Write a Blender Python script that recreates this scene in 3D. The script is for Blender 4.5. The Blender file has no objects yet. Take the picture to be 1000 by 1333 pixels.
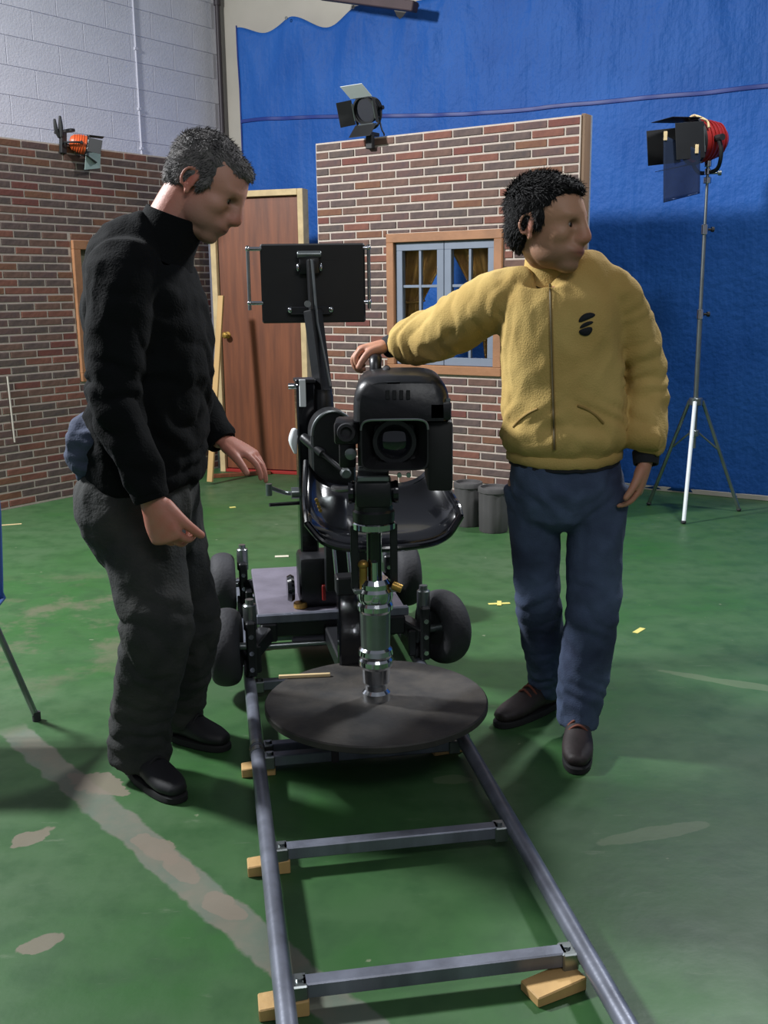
import bpy, bmesh, math, random
import numpy as np
from mathutils import Vector, Matrix, noise
from mathutils.bvhtree import BVHTree
from math import sin, cos, pi, radians, atan, atan2, sqrt

S = bpy.context.scene
COL = S.collection
rnd = random.Random(7)

# ------------------------------------------------------------------ camera
F, HC = 1340.0, 1.41
PITCH, ROLL = atan((666.5 - 378) / F), -0.012
cam_d = bpy.data.cameras.new('camera')
cam_d.sensor_fit = 'VERTICAL'; cam_d.sensor_height = 36.0
cam_d.lens = 36.0 * F / 1333.0
cam_d.clip_end = 100
cam = bpy.data.objects.new('camera', cam_d); COL.objects.link(cam)
cam.matrix_world = Matrix.Translation((0, 0, HC)) @ Matrix.Rotation(pi/2 - PITCH, 4, 'X') @ Matrix.Rotation(ROLL, 4, 'Z')
S.camera = cam

# ------------------------------------------------------------------ world, lights, exposure
S.view_settings.view_transform = 'Standard'
S.view_settings.look = 'None'
S.view_settings.exposure = 0.0
S.view_settings.gamma = 1.0
S.view_settings.use_curve_mapping = False
w = bpy.data.worlds.new('hall'); S.world = w; w.use_nodes = True
w.node_tree.nodes['Background'].inputs[0].default_value = (0.80, 0.86, 1.0, 1)
w.node_tree.nodes['Background'].inputs[1].default_value = 0.19

def area(name, loc, tgt, size, power, col):
    l = bpy.data.lights.new(name, 'AREA'); l.shape = 'RECTANGLE'; l.size, l.size_y = size
    l.energy = power; l.color = col
    o = bpy.data.objects.new(name, l); COL.objects.link(o)
    o.location = loc
    o.rotation_euler = (Vector(tgt) - Vector(loc)).to_track_quat('-Z', 'Y').to_euler()
    return o
area('hall_light_right', (2.2, 5.2, 4.0), (-0.2, 2.6, 0.3), (0.45, 0.45), 150, (0.95, 0.97, 1.0))
area('hall_light_left', (-4.2, 4.1, 4.3), (0.3, 3.4, 0.6), (0.55, 0.55), 590, (0.96, 0.98, 1.0))
area('fill_light_front', (1.2, -1.5, 4.6), (0.2, 5.5, 1.2), (2.5, 1.2), 65, (0.97, 0.98, 1.0))  # unseen fill, added from behind the camera to lift faces and shadows

# ------------------------------------------------------------------ pixel helpers (real positions at a chosen distance)
_f = Vector((0, cos(PITCH), -sin(PITCH))); _u0 = Vector((0, sin(PITCH), cos(PITCH))); _r0 = Vector((1, 0, 0))
_r = _r0*cos(ROLL) + _u0*sin(ROLL); _u = _u0*cos(ROLL) - _r0*sin(ROLL)
C0 = Vector((0, 0, HC))
def ray(px, py): return _f + _r*((px-500)/F) - _u*((py-666.5)/F)
def at(px, py, D):
    d = ray(px, py); return C0 + d*(D/d.y)
def gr(px, py, z=0.0):
    d = ray(px, py); return C0 + d*((z-HC)/d.z)
def hit(px, py, p0, n):
    d = ray(px, py); return C0 + d*((p0-C0).dot(n)/d.dot(n))

# ------------------------------------------------------------------ materials
def lin(c):
    return tuple((x/12.92 if x <= .04045 else ((x+.055)/1.055)**2.4) for x in (v/255. for v in c)) + (1,)
def mat(name, rgb, rough=.6, metal=0., var=0.0, vscale=6., bump=0., bscale=60., spec=.5, stretch=None, coat=0., trans=0., alpha=1., rgb2=None):
    m = bpy.data.materials.new(name); m.use_nodes = True
    nt = m.node_tree; b = nt.nodes['Principled BSDF']
    c = lin(rgb)
    b.inputs['Base Color'].default_value = c
    b.inputs['Roughness'].default_value = rough
    b.inputs['Metallic'].default_value = metal
    b.inputs['Specular IOR Level'].default_value = spec
    b.inputs['Coat Weight'].default_value = coat
    b.inputs['Transmission Weight'].default_value = trans
    b.inputs['Alpha'].default_value = alpha
    tc = nt.nodes.new('ShaderNodeTexCoord'); vec = tc.outputs['Object']
    if stretch:
        mp = nt.nodes.new('ShaderNodeMapping'); mp.inputs['Scale'].default_value = stretch
        nt.links.new(vec, mp.inputs[0]); vec = mp.outputs[0]
    if var > 0 or rgb2:
        n = nt.nodes.new('ShaderNodeTexNoise'); n.inputs['Scale'].default_value = vscale; n.inputs['Detail'].default_value = 5
        nt.links.new(vec, n.inputs['Vector'])
        r = nt.nodes.new('ShaderNodeValToRGB'); nt.links.new(n.outputs['Fac'], r.inputs[0])
        c2 = lin(rgb2) if rgb2 else tuple(x*(1+var) for x in c[:3]) + (1,)
        c1 = c if rgb2 else tuple(x*(1-var) for x in c[:3]) + (1,)
        r.color_ramp.elements[0].color = c1; r.color_ramp.elements[0].position = .33
        r.color_ramp.elements[1].color = c2; r.color_ramp.elements[1].position = .67
        nt.links.new(r.outputs[0], b.inputs['Base Color'])
    if bump > 0:
        n2 = nt.nodes.new('ShaderNodeTexNoise'); n2.inputs['Scale'].default_value = bscale; n2.inputs['Detail'].default_value = 4
        nt.links.new(vec, n2.inputs['Vector'])
        bp = nt.nodes.new('ShaderNodeBump'); bp.inputs['Strength'].default_value = bump; bp.inputs['Distance'].default_value = .01
        nt.links.new(n2.outputs['Fac'], bp.inputs['Height']); nt.links.new(bp.outputs[0], b.inputs['Normal'])
    return m
M = dict(
    black=mat('black_paint', (20, 21, 24), .38, var=.2, vscale=9, bump=.1, bscale=40),
    matt=mat('matt_black', (17, 18, 20), .6, var=.2, vscale=14),
    gloss=mat('gloss_black', (14, 15, 19), .16, coat=.4, var=.1),
    rubber=mat('tyre_rubber', (40, 40, 44), .75, var=.2, vscale=10, bump=.2, bscale=70),
    steel=mat('grey_steel_tube', (110, 114, 126), .36, .4, var=.25, vscale=14, bump=.05, stretch=(1, 1, .3)),
    chrome=mat('chrome', (205, 208, 212), .13, 1., var=.05),
    dullsteel=mat('dull_steel', (140, 146, 146), .3, .9, var=.15, vscale=12),
    deck=mat('grey_deck', (104, 100, 112), .55, .1, var=.15, vscale=8, bump=.1),
    white=mat('white_plastic', (225, 230, 232), .45),
    brass=mat('brass_fitting', (176, 140, 70), .35, .7, var=.2, vscale=20),
    red=mat('red_paint', (150, 36, 30), .5),
    plywood=mat('dark_board', (34, 33, 33), .62, vscale=11, bump=.3, bscale=26, rgb2=(62, 58, 53)),
    pine=mat('pine_timber', (186, 150, 96), .65, var=.2, vscale=7, bump=.15, stretch=(1, 1, .15)),
    pineframe=mat('pine_window_frame', (152, 106, 72), .6, var=.15, vscale=8, bump=.1),
    edgewood=mat('brown_edge_timber', (112, 88, 66), .7, var=.2, vscale=8, bump=.1, stretch=(1, 1, .2)),
    palewood=mat('pale_wood', (200, 176, 132), .7, var=.15, vscale=12),
    door=mat('door_veneer', (100, 56, 35), .5, vscale=7, rgb2=(126, 72, 44), stretch=(4, 4, .3), bump=.08),
    casement=mat('grey_blue_paint', (118, 127, 142), .5, var=.06, vscale=8),
    curtain=mat('gold_curtain', (158, 116, 50), .85, vscale=9, rgb2=(124, 88, 38), bump=.15),
    blockwall=mat('white_block_paint', (216, 216, 226), .75, var=.05, vscale=4, bump=.25, bscale=70),
    mortarw=mat('white_joint', (206, 206, 218), .85),
    beige=mat('beige_wall_paint', (176, 170, 158), .8, var=.05, vscale=3),
    mortar=mat('brick_mortar', (190, 177, 165), .9, var=.08, vscale=30),
    pipe=mat('dark_pipe', (58, 52, 56), .5, .2),
    beam=mat('brown_beam', (74, 58, 60), .7, var=.1),
    tub=mat('grey_tub', (74, 72, 72), .8, var=.25, vscale=9, bump=.3, bscale=18, stretch=(1, 1, .25)),
    orange=mat('orange_lamp_shell', (196, 84, 40), .4, var=.1),
    redlamp=mat('red_lamp_shell', (150, 36, 34), .35, var=.1),
    scrim=mat('pale_gauze', (150, 170, 165), .8, var=.1),
    tape=mat('yellow_tape', (206, 196, 110), .6, var=.1),
    paper=mat('pale_scrap', (196, 190, 170), .8),
    bluechair=mat('blue_plastic', (52, 86, 150), .45, var=.08),
    lens=mat('lens_glass', (10, 12, 20), .05, coat=1.),
    skinY=None, skinB=None,
    hairY=mat('black_hair', (13, 12, 13), .75, spec=.3, var=.4, vscale=60, bump=.5, bscale=120),
    hairB=mat('greying_hair', (76, 74, 74), .8, vscale=30, rgb2=(112, 108, 106), bump=.5, bscale=120),
    yellow=mat('yellow_fleece', (174, 143, 80), .95, vscale=5, rgb2=(192, 164, 98), bump=.25, bscale=220),
    rib=mat('black_rib_knit', (22, 24, 30), .9, bump=.2, bscale=150),
    denim=mat('blue_denim', (30, 38, 62), .95, vscale=4.5, rgb2=(78, 94, 122), bump=.25, bscale=260),
    blackfleece=mat('black_fleece', (6, 8, 10), .95, spec=.2, var=.3, vscale=8, bump=.25, bscale=160),
    cargo=mat('dark_grey_trousers', (30, 33, 34), .95, vscale=7, rgb2=(54, 54, 52), bump=.3, bscale=130),
    bluecloth=mat('bluish_grey_cloth', (66, 74, 96), .9, var=.2, vscale=14, bump=.3, bscale=80),
    shoe=mat('dark_shoe_leather', (38, 30, 30), .6, var=.3, vscale=16, bump=.1),
    shoeb=mat('black_shoe_leather', (20, 20, 24), .6, var=.2, vscale=16),
    sole=mat('black_sole', (16, 16, 18), .8),
    lace=mat('rust_lace', (110, 60, 44), .8),
    eyew=mat('eye_white', (128, 116, 106), .4),
    iris=mat('dark_iris', (28, 20, 16), .2),
    zip=mat('zip_tape', (150, 122, 66), .6, .2),
    zipd=mat('dark_zip', (84, 74, 50), .5, .4),
)
BR = [mat('brick_%d' % i, c, .85, var=.2, vscale=26, bump=.2, bscale=50, rgb2=d) for i, (c, d) in enumerate([
    ((95, 71, 62), (112, 84, 73)), ((112, 71, 60), (125, 80, 66)), ((82, 68, 66), (99, 82, 77)),
    ((121, 84, 62), (110, 73, 57)), ((95, 80, 73), (79, 68, 66)), ((103, 77, 71), (88, 69, 68)), ((115, 66, 57), (103, 62, 57))])]
def glass_mat():
    m = bpy.data.materials.new('window_glass'); m.use_nodes = True
    b = m.node_tree.nodes['Principled BSDF']
    b.inputs['Base Color'].default_value = (.95, .97, .97, 1); b.inputs['Roughness'].default_value = .02
    b.inputs['Transmission Weight'].default_value = 1; b.inputs['IOR'].default_value = 1.05
    return m
M['glass'] = glass_mat()
def gel_mat():
    m = bpy.data.materials.new('blue_grey_gel'); m.use_nodes = True
    nt = m.node_tree; b = nt.nodes['Principled BSDF']
    b.inputs['Base Color'].default_value = lin((44, 54, 74)); b.inputs['Roughness'].default_value = .2
    t = nt.nodes.new('ShaderNodeBsdfTransparent'); t.inputs[0].default_value = (.55, .6, .75, 1)
    mx = nt.nodes.new('ShaderNodeMixShader'); mx.inputs[0].default_value = .42
    nt.links.new(b.outputs[0], mx.inputs[1]); nt.links.new(t.outputs[0], mx.inputs[2])
    nt.links.new(mx.outputs[0], nt.nodes['Material Output'].inputs[0])
    return m
M['gel'] = gel_mat()
def tarp_mat():
    m = mat('blue_tarpaulin', (28, 80, 154), .58, vscale=1.6, rgb2=(40, 94, 170), spec=.22)
    nt = m.node_tree; b = nt.nodes['Principled BSDF']
    tc = nt.nodes.new('ShaderNodeTexCoord')
    mp = nt.nodes.new('ShaderNodeMapping'); mp.inputs['Scale'].default_value = (9, 9, 1.0); nt.links.new(tc.outputs['Object'], mp.inputs[0])
    n = nt.nodes.new('ShaderNodeTexNoise'); n.inputs['Scale'].default_value = 2; n.inputs['Detail'].default_value = 6; nt.links.new(mp.outputs[0], n.inputs['Vector'])
    n2 = nt.nodes.new('ShaderNodeTexNoise'); n2.inputs['Scale'].default_value = 22; n2.inputs['Detail'].default_value = 5; nt.links.new(tc.outputs['Object'], n2.inputs['Vector'])
    ad = nt.nodes.new('ShaderNodeMath'); ad.operation = 'ADD'; nt.links.new(n.outputs['Fac'], ad.inputs[0]); nt.links.new(n2.outputs['Fac'], ad.inputs[1])
    bp = nt.nodes.new('ShaderNodeBump'); bp.inputs['Strength'].default_value = .35; bp.inputs['Distance'].default_value = .03
    nt.links.new(ad.outputs[0], bp.inputs['Height']); nt.links.new(bp.outputs[0], b.inputs['Normal'])
    return m
M['tarp'] = tarp_mat()
M['tarpseam'] = mat('navy_tarp_seam', (20, 44, 120), .5, var=.1)
def skin_mat(name):
    m = mat(name, (170, 120, 96), .55, bump=.08, bscale=150)
    nt = m.node_tree; b = nt.nodes['Principled BSDF']
    a = nt.nodes.new('ShaderNodeVertexColor'); a.layer_name = 'tone'
    nt.links.new(a.outputs[0], b.inputs['Base Color'])
    b.inputs['Subsurface Weight'].default_value = .08; b.inputs['Subsurface Radius'].default_value = (.01, .004, .002)
    return m
M['skinY'] = skin_mat('skin_tan'); M['skinB'] = skin_mat('skin_ruddy')

# ------------------------------------------------------------------ mesh builder
INV = {}
class MB:
    def __init__(s): s.v = []; s.f = []; s.mi = []
    def add(s, vs, fs, mi=0):
        n = len(s.v); s.v += [tuple(p) for p in vs]; s.f += [tuple(i+n for i in q) for q in fs]; s.mi += [mi]*len(fs)
        return s
    def box(s, c, d, X=None, b=0.0, mi=0):
        """box centred on c, size d, optional 3x3 / 4x4 orientation X, bevel b"""
        bm = bmesh.new(); bmesh.ops.create_cube(bm, size=1)
        bmesh.ops.scale(bm, vec=d, verts=bm.verts)
        if b > 0: bmesh.ops.bevel(bm, geom=bm.edges[:], offset=b, segments=2 if b > .006 else 1, affect='EDGES', profile=.5)
        bm.verts.index_update()
        R = X.to_3x3() if X is not None else Matrix.Identity(3)
        c = Vector(c)
        s.add([c + R @ v.co for v in bm.verts], [[v.index for v in f.verts] for f in bm.faces], mi); bm.free(); return s
    def beam(s, p, q, wd, ht, b=0.0, up=(0, 0, 1), mi=0):
        p, q = Vector(p), Vector(q); z = (q-p).normalized(); x = Vector(up).cross(z)
        if x.length < 1e-4: x = Vector((1, 0, 0)).cross(z)
        x.normalize(); y = z.cross(x)
        return s.box((p+q)/2, (wd, ht, (q-p).length), Matrix((x, y, z)).transposed(), b, mi)
    def rings(s, R, close=True, cap=True, mi=0):
        n = len(R[0]); vs = [p for r in R for p in r]; fs = []
        for i in range(len(R)-1):
            for j in range(n if close else n-1):
                a = i*n+j; b = i*n+(j+1) % n
                fs.append((a, b, b+n, a+n))
        if cap:
            fs.append(tuple(range(n-1, -1, -1))); fs.append(tuple((len(R)-1)*n+j for j in range(n)))
        return s.add(vs, fs, mi)
    def cyl(s, p, q, r, r2=None, n=16, mi=0, b=0.0):
        p, q = Vector(p), Vector(q); r2 = r if r2 is None else r2
        z = (q-p).normalized(); x = z.orthogonal().normalized(); y = z.cross(x); L = (q-p).length
        st = [(0, r), (L, r2)] if b <= 0 else [(0, r-b), (b, r), (L-b, r2), (L, r2-b)]
        return s.rings([[p+z*h+(x*cos(2*pi*k/n)+y*sin(2*pi*k/n))*rr for k in range(n)] for h, rr in st], mi=mi)
    def lathe(s, o, ax, prof, n=24, mi=0, cap=True):
        o = Vector(o); z = Vector(ax).normalized(); x = z.orthogonal().normalized(); y = z.cross(x)
        return s.rings([[o+z*h+(x*cos(2*pi*k/n)+y*sin(2*pi*k/n))*max(r, 1e-4) for k in range(n)] for h, r in prof], cap=cap, mi=mi)
    def ell(s, c, r, X=None, nu=20, nv=12, mi=0):
        R = X.to_3x3() if X is not None else Matrix.Identity(3); c = Vector(c)
        rg = []
        for i in range(1, nv):
            a = -pi/2 + pi*i/nv
            rg.append([c + R @ Vector((r[0]*cos(a)*cos(2*pi*k/nu), r[1]*cos(a)*sin(2*pi*k/nu), r[2]*sin(a))) for k in range(nu)])
        n = len(s.v); s.rings(rg, cap=False, mi=mi)
        b0 = len(s.v)
        bot, top = c + R @ Vector((0, 0, -r[2])), c + R @ Vector((0, 0, r[2]))
        s.v += [tuple(bot), tuple(top)]
        for k in range(nu):
            s.f.append((n+(k+1) % nu, n+k, b0)); s.f.append((n+(nv-2)*nu+k, n+(nv-2)*nu+(k+1) % nu, b0+1)); s.mi += [mi, mi]
        return s
    def tube(s, pts, r, n=10, sub=5, mi=0):
        return s.loft(pts, r if isinstance(r, (list, tuple)) else [r]*len(pts), n=n, sub=sub, rnd_cap=False, mi=mi)
    def loft(s, pts, ra, rb=None, lat=None, n=24, sub=4, rnd_cap=True, ex=2.0, mi=0):
        rb = rb or ra
        P = [Vector(p) for p in pts]
        Q, A, B, Lt = [], [], [], []
        lat_l = lat if isinstance(lat, list) else [lat]*len(P)
        def cr(a, b, c, d, t): return .5*((2*b)+(c-a)*t+(2*a-5*b+4*c-d)*t*t+(3*b-a-3*c+d)*t**3)
        m = len(P)
        for i in range(m-1):
            i0, i3 = max(i-1, 0), min(i+2, m-1)
            for k in range(sub):
                t = k/sub
                Q.append(cr(P[i0], P[i], P[i+1], P[i3], t))
                A.append(max(cr(ra[i0], ra[i], ra[i+1], ra[i3], t), min(ra[i], ra[i+1])*.9)); B.append(max(cr(rb[i0], rb[i], rb[i+1], rb[i3], t), min(rb[i], rb[i+1])*.9))
                if lat: Lt.append(Vector(lat_l[i]).lerp(Vector(lat_l[i+1]), t))
        Q.append(P[-1]); A.append(ra[-1]); B.append(rb[-1])
        if lat: Lt.append(Vector(lat_l[-1]))
        T = []
        for i in range(len(Q)):
            T.append((Q[min(i+1, len(Q)-1)]-Q[max(i-1, 0)]).normalized())
        R = []
        x = T[0].orthogonal().normalized()
        def ring(c, x, y, a, b):
            o = []
            for k in range(n):
                t = 2*pi*k/n; cc, ss = cos(t), sin(t)
                e = 2.0/ex
                o.append(c + x*(a*math.copysign(abs(cc)**e, cc)) + y*(b*math.copysign(abs(ss)**e, ss)))
            return o
        fr = []
        for i, q in enumerate(Q):
            if lat: x = Lt[i]
            x = (x - T[i]*x.dot(T[i])).normalized(); y = T[i].cross(x); fr.append((x.copy(), y))
        if rnd_cap:
            r0 = min(A[0], B[0])
            for f, g in ((.999, .06), (.86, .5), (.5, .866)): R.append(ring(Q[0]-T[0]*r0*f*.8, *fr[0], A[0]*g, B[0]*g))
        for i, q in enumerate(Q): R.append(ring(q, *fr[i], A[i], B[i]))
        if rnd_cap:
            r1 = min(A[-1], B[-1])
            for f, g in ((.5, .866), (.86, .5), (.999, .06)): R.append(ring(Q[-1]+T[-1]*r1*f*.8, *fr[-1], A[-1]*g, B[-1]*g))
        return s.rings(R, mi=mi)
    def build(s, name, m, parent=None, local=False, sharp=35, flat=False):
        me = bpy.data.meshes.new(name)
        vs = s.v
        if parent is not None and not local:
            iv = INV[parent.name]; vs = [iv @ Vector(p) for p in vs]
        me.from_pydata([tuple(p) for p in vs], [], s.f)
        mats = m if isinstance(m, list) else [m]
        for x in mats: me.materials.append(x)
        if len(mats) > 1: me.polygons.foreach_set('material_index', s.mi)
        bm = bmesh.new(); bm.from_mesh(me); bmesh.ops.recalc_face_normals(bm, faces=bm.faces[:]); bm.to_mesh(me); bm.free()
        if not flat:
            me.polygons.foreach_set('use_smooth', [True]*len(me.polygons)); me.set_sharp_from_angle(angle=radians(sharp))
        me.update()
        return link(name, me, parent)
def link(name, me, parent=None):
    o = bpy.data.objects.new(name, me); COL.objects.link(o)
    if parent is not None:
        o.parent = parent; INV[o.name] = INV[parent.name]
    else: INV[o.name] = Matrix.Identity(4)
    return o
def tag(o, label=None, cat=None, group=None, kind=None):
    if label: o['label'] = label
    if cat: o['category'] = cat
    if group: o['group'] = group
    if kind: o['kind'] = kind
    return o
def thing(name, label, cat, loc=(0, 0, 0), rz=0.0, group=None):
    o = bpy.data.objects.new(name, None); COL.objects.link(o); o.empty_display_size = .1
    o.location = loc; o.rotation_euler = (0, 0, rz)
    INV[o.name] = (Matrix.Translation(loc) @ Matrix.Rotation(rz, 4, 'Z')).inverted()
    return tag(o, label, cat, group)
def V(*a): return Vector(a)

# ------------------------------------------------------------------ setting
U = V(.84, -.543, 0).normalized()            # along the back wall towards the right
NB = V(U.y, -U.x, 0)                          # wall normal, towards the camera (negative y)
if NB.y > 0: NB = -NB
T0 = at(920, 650, 7.0); T0.z = 0              # a point at the foot of the tarp
def floor_mat():
    m = mat('green_floor_paint', (50, 96, 50), .42, spec=.3)
    nt = m.node_tree; b = nt.nodes['Principled BSDF']; L = nt.links.new
    tc = nt.nodes.new('ShaderNodeTexCoord'); P = tc.outputs['Object']
    def N(scale, det=5, vec=P, rough=.55):
        n = nt.nodes.new('ShaderNodeTexNoise'); n.inputs['Scale'].default_value = scale; n.inputs['Detail'].default_value = det; n.inputs['Roughness'].default_value = rough
        L(vec, n.inputs['Vector']); return n.outputs['Fac']
    def ramp(x, a, c):
        r = nt.nodes.new('ShaderNodeMapRange'); r.inputs[1].default_value = a; r.inputs[2].default_value = c; L(x, r.inputs[0]); return r.outputs[0]
    def math_(op, a, c):
        k = nt.nodes.new('ShaderNodeMath'); k.operation = op
        for i, x in enumerate((a, c)):
            if isinstance(x, (int, float)): k.inputs[i].default_value = x
            else: L(x, k.inputs[i])
        return k.outputs[0]
    def mix(f, a, c):
        k = nt.nodes.new('ShaderNodeMix'); k.data_type = 'RGBA'
        L(f, k.inputs['Factor'])
        for nm, x in (('A', a), ('B', c)):
            sck = [i for i in k.inputs if i.name == nm and i.type == 'RGBA'][0]
            if isinstance(x, tuple): sck.default_value = x
            else: L(x, sck)
        return [o for o in k.outputs if o.type == 'RGBA'][0]
    base = mix(ramp(N(1.1, 6), .35, .68), lin((46, 88, 43)), lin((70, 94, 66)))
    base = mix(ramp(N(9, 6), .45, .7), base, lin((48, 80, 47)))
    # fine scuffs
    mp = nt.nodes.new('ShaderNodeMapping'); mp.inputs['Scale'].default_value = (3, 14, 1); mp.inputs['Rotation'].default_value = (0, 0, .7); L(P, mp.inputs[0])
    sc = ramp(N(2.2, 8, mp.outputs[0], .7), .62, .72)
    base = mix(math_('MULTIPLY', sc, .35), base, lin((118, 128, 108)))
    # worn specks
    sp = ramp(N(16, 3), .73, .76)
    base = mix(math_('MULTIPLY', sp, .5), base, lin((140, 142, 120)))
    # worn dusty area, left behind the walking man
    sx = nt.nodes.new('ShaderNodeSeparateXYZ'); L(P, sx.inputs[0])
    def blob(cx, cy, rx, ry, ang, k=1.0):
        ca, sa = cos(ang), sin(ang)
        dx = math_('SUBTRACT', sx.outputs[0], cx); dy = math_('SUBTRACT', sx.outputs[1], cy)
        u = math_('DIVIDE', math_('ADD', math_('MULTIPLY', dx, ca), math_('MULTIPLY', dy, sa)), rx)
        v = math_('DIVIDE', math_('SUBTRACT', math_('MULTIPLY', dy, ca), math_('MULTIPLY', dx, sa)), ry)
        return math_('ADD', math_('MULTIPLY', u, u), math_('MULTIPLY', v, v))
    def patch(base, cx, cy, rx, ry, ang, col, amt, nz, lo=.9, hi=1.1):
        d = blob(cx, cy, rx, ry, ang)
        d = math_('ADD', d, math_('MULTIPLY', math_('SUBTRACT', N(nz, 5), .5), 3.2))
        r = nt.nodes.new('ShaderNodeMapRange'); r.inputs[1].default_value = hi; r.inputs[2].default_value = lo; L(d, r.inputs[0])
        return mix(math_('MULTIPLY', r.outputs[0], amt), base, col)
    d = blob(-1.45, 4.3, .75, .9, .2)
    r = nt.nodes.new('ShaderNodeMapRange'); r.inputs[1].default_value = 1.2; r.inputs[2].default_value = .2; L(d, r.inputs[0])
    base = mix(math_('MULTIPLY', math_('MULTIPLY', r.outputs[0], ramp(N(3.4, 8, P, .7), .50, .62)), .55), base, lin((108, 98, 86)))
    # bare concrete strip where old marking has worn through
    a, c = gr(10, 945), gr(470, 1340); dr = (c-a).normalized(); ang = atan2(dr.y, dr.x)
    nx = math_('SUBTRACT', sx.outputs[0], a.x); ny = math_('SUBTRACT', sx.outputs[1], a.y)
    al = math_('ADD', math_('MULTIPLY', nx, dr.x), math_('MULTIPLY', ny, dr.y))
    ac = math_('SUBTRACT', math_('MULTIPLY', ny, dr.x), math_('MULTIPLY', nx, dr.y))
    e = math_('ADD', math_('ABSOLUTE', math_('ADD', ac, .0), 0), math_('MULTIPLY', math_('SUBTRACT', N(11, 5), .5), .05))
    ms = nt.nodes.new('ShaderNodeMapRange'); ms.inputs[1].default_value = .052; ms.inputs[2].default_value = .043; L(e, ms.inputs[0])
    g1 = nt.nodes.new('ShaderNodeMapRange'); g1.inputs[1].default_value = .0; g1.inputs[2].default_value = .1; L(al, g1.inputs[0])
    stripe = mix(ramp(N(8, 5), .4, .65), lin((98, 106, 96)), lin((116, 110, 100)))
    base = mix(math_('MULTIPLY', math_('MULTIPLY', ms.outputs[0], g1.outputs[0]), .85), base, stripe)
    for (px, py, rx, ry, an) in ((130, 1020, .11, .055, -.6), (205, 1105, .09, .04, -.8), (290, 1180, .07, .035, -.8), (235, 1130, .1, .03, -.9), (40, 1090, .06, .035, .75), (52, 1228, .05, .03, .6)):
        p = gr(px, py); base = patch(base, p.x, p.y, rx, ry, an, lin((120, 110, 98)), .8, 16)
    for (px, py, rx, ry, an) in ((850, 1085, .16, .03, .3), (960, 890, .25, .03, -.5), (590, 1015, .07, .03, 0)):
        p = gr(px, py); base = patch(base, p.x, p.y, rx, ry, an, lin((112, 122, 96)), .4, 7)
    L(base, b.inputs['Base Color'])
    L(ramp(N(5, 4), .2, .9), b.inputs['Roughness'])
    rr = b.inputs['Roughness'].links[0].from_node; rr.inputs[3].default_value = .36; rr.inputs[4].default_value = .6
    bp = nt.nodes.new('ShaderNodeBump'); bp.inputs['Strength'].default_value = .12; bp.inputs['Distance'].default_value = .01
    L(N(14, 6), bp.inputs['Height']); L(bp.outputs[0], b.inputs['Normal'])
    return m
tag(MB().box((0, 5, -.06), (16, 18, .12)).build('floor', floor_mat()), kind='structure')

# back wall (beige plaster behind the tarp) and the left wall of painted blocks
s_corner = None
LD = V(.6, .8, 0)                              # along the left wall, away from the camera
# corner: on pixel column 285 in the plane just behind the tarp
WB0 = T0 - NB*.10
cor = hit(286, 150, WB0, NB); cor.z = 0
wc = cor - U*.3; we = cor + U*7.5
mb = MB(); mid = (cor + we)/2 - NB*.1
mb.box((mid.x, mid.y, 2.4), ((we-cor).length, .2, 4.8), Matrix((U, V(-U.y, U.x, 0), V(0, 0, 1))).transposed())
tag(mb.build('wall_back', M['beige']), kind='structure')
mb = MB(); p = T0 + U*(-3.0) + NB*.025; q = T0 + U*3.2 + NB*.025
mb.beam(p + V(0, 0, .0175), q + V(0, 0, .0175), .02, .035, .003)
tag(mb.build('baseboard_back', M['beige']), kind='structure')

NL = V(LD.y, -LD.x, 0)                         # left wall normal, facing +x / -y
lw0 = cor - LD*5.0
mb = MB(); mid = (lw0 + cor)/2 - NL*.1
mb.box((mid.x, mid.y, 2.4), (5.0, .2, 4.8), Matrix((LD, V(-LD.y, LD.x, 0), V(0, 0, 1))).transposed())
wl = tag(mb.build('wall_left', M['mortarw']), kind='structure')
# painted blocks, 440 x 190 mm, laid in courses with slightly recessed joints; built where they show above the set
bmesh_cache = {}
def slip_mesh(key, dx, dy, dz, c, m):
    """block with chamfered front (front is -Y)"""
    if key in bmesh_cache: return bmesh_cache[key]
    a, z = dx/2, dz/2
    vs = [(-a, 0, -z), (a, 0, -z), (a, 0, z), (-a, 0, z), (-a, -dy+c, -z), (a, -dy+c, -z), (a, -dy+c, z), (-a, -dy+c, z),
          (-a+c, -dy, -z+c), (a-c, -dy, -z+c), (a-c, -dy, z-c), (-a+c, -dy, z-c)]
    fs = [(0, 1, 5, 4), (1, 2, 6, 5), (2, 3, 7, 6), (3, 0, 4, 7), (4, 5, 9, 8), (5, 6, 10, 9), (6, 7, 11, 10), (7, 4, 8, 11), (8, 9, 10, 11), (3, 2, 1, 0)]
    me = bpy.data.meshes.new('slip'); me.from_pydata(vs, [], fs); me.materials.append(m); me.update()
    bmesh_cache[key] = me; return me
ang_l = atan2(LD.y, LD.x)
for row in range(11, 21):
    z = row*.2 + .1
    off = .22 if row % 2 else 0
    for k in range(11):
        sx = k*.45 + off
        bw = round(min(.45, 4.995-sx), 3)
        if bw < .04: continue
        o = link('block', slip_mesh(('block', bw), bw-.0045, .006, .1965, .002, M['blockwall']), wl)
        pp = lw0 + LD*(sx + bw/2); o.location = (pp.x, pp.y, z); o.rotation_euler = (0, 0, ang_l)
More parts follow.
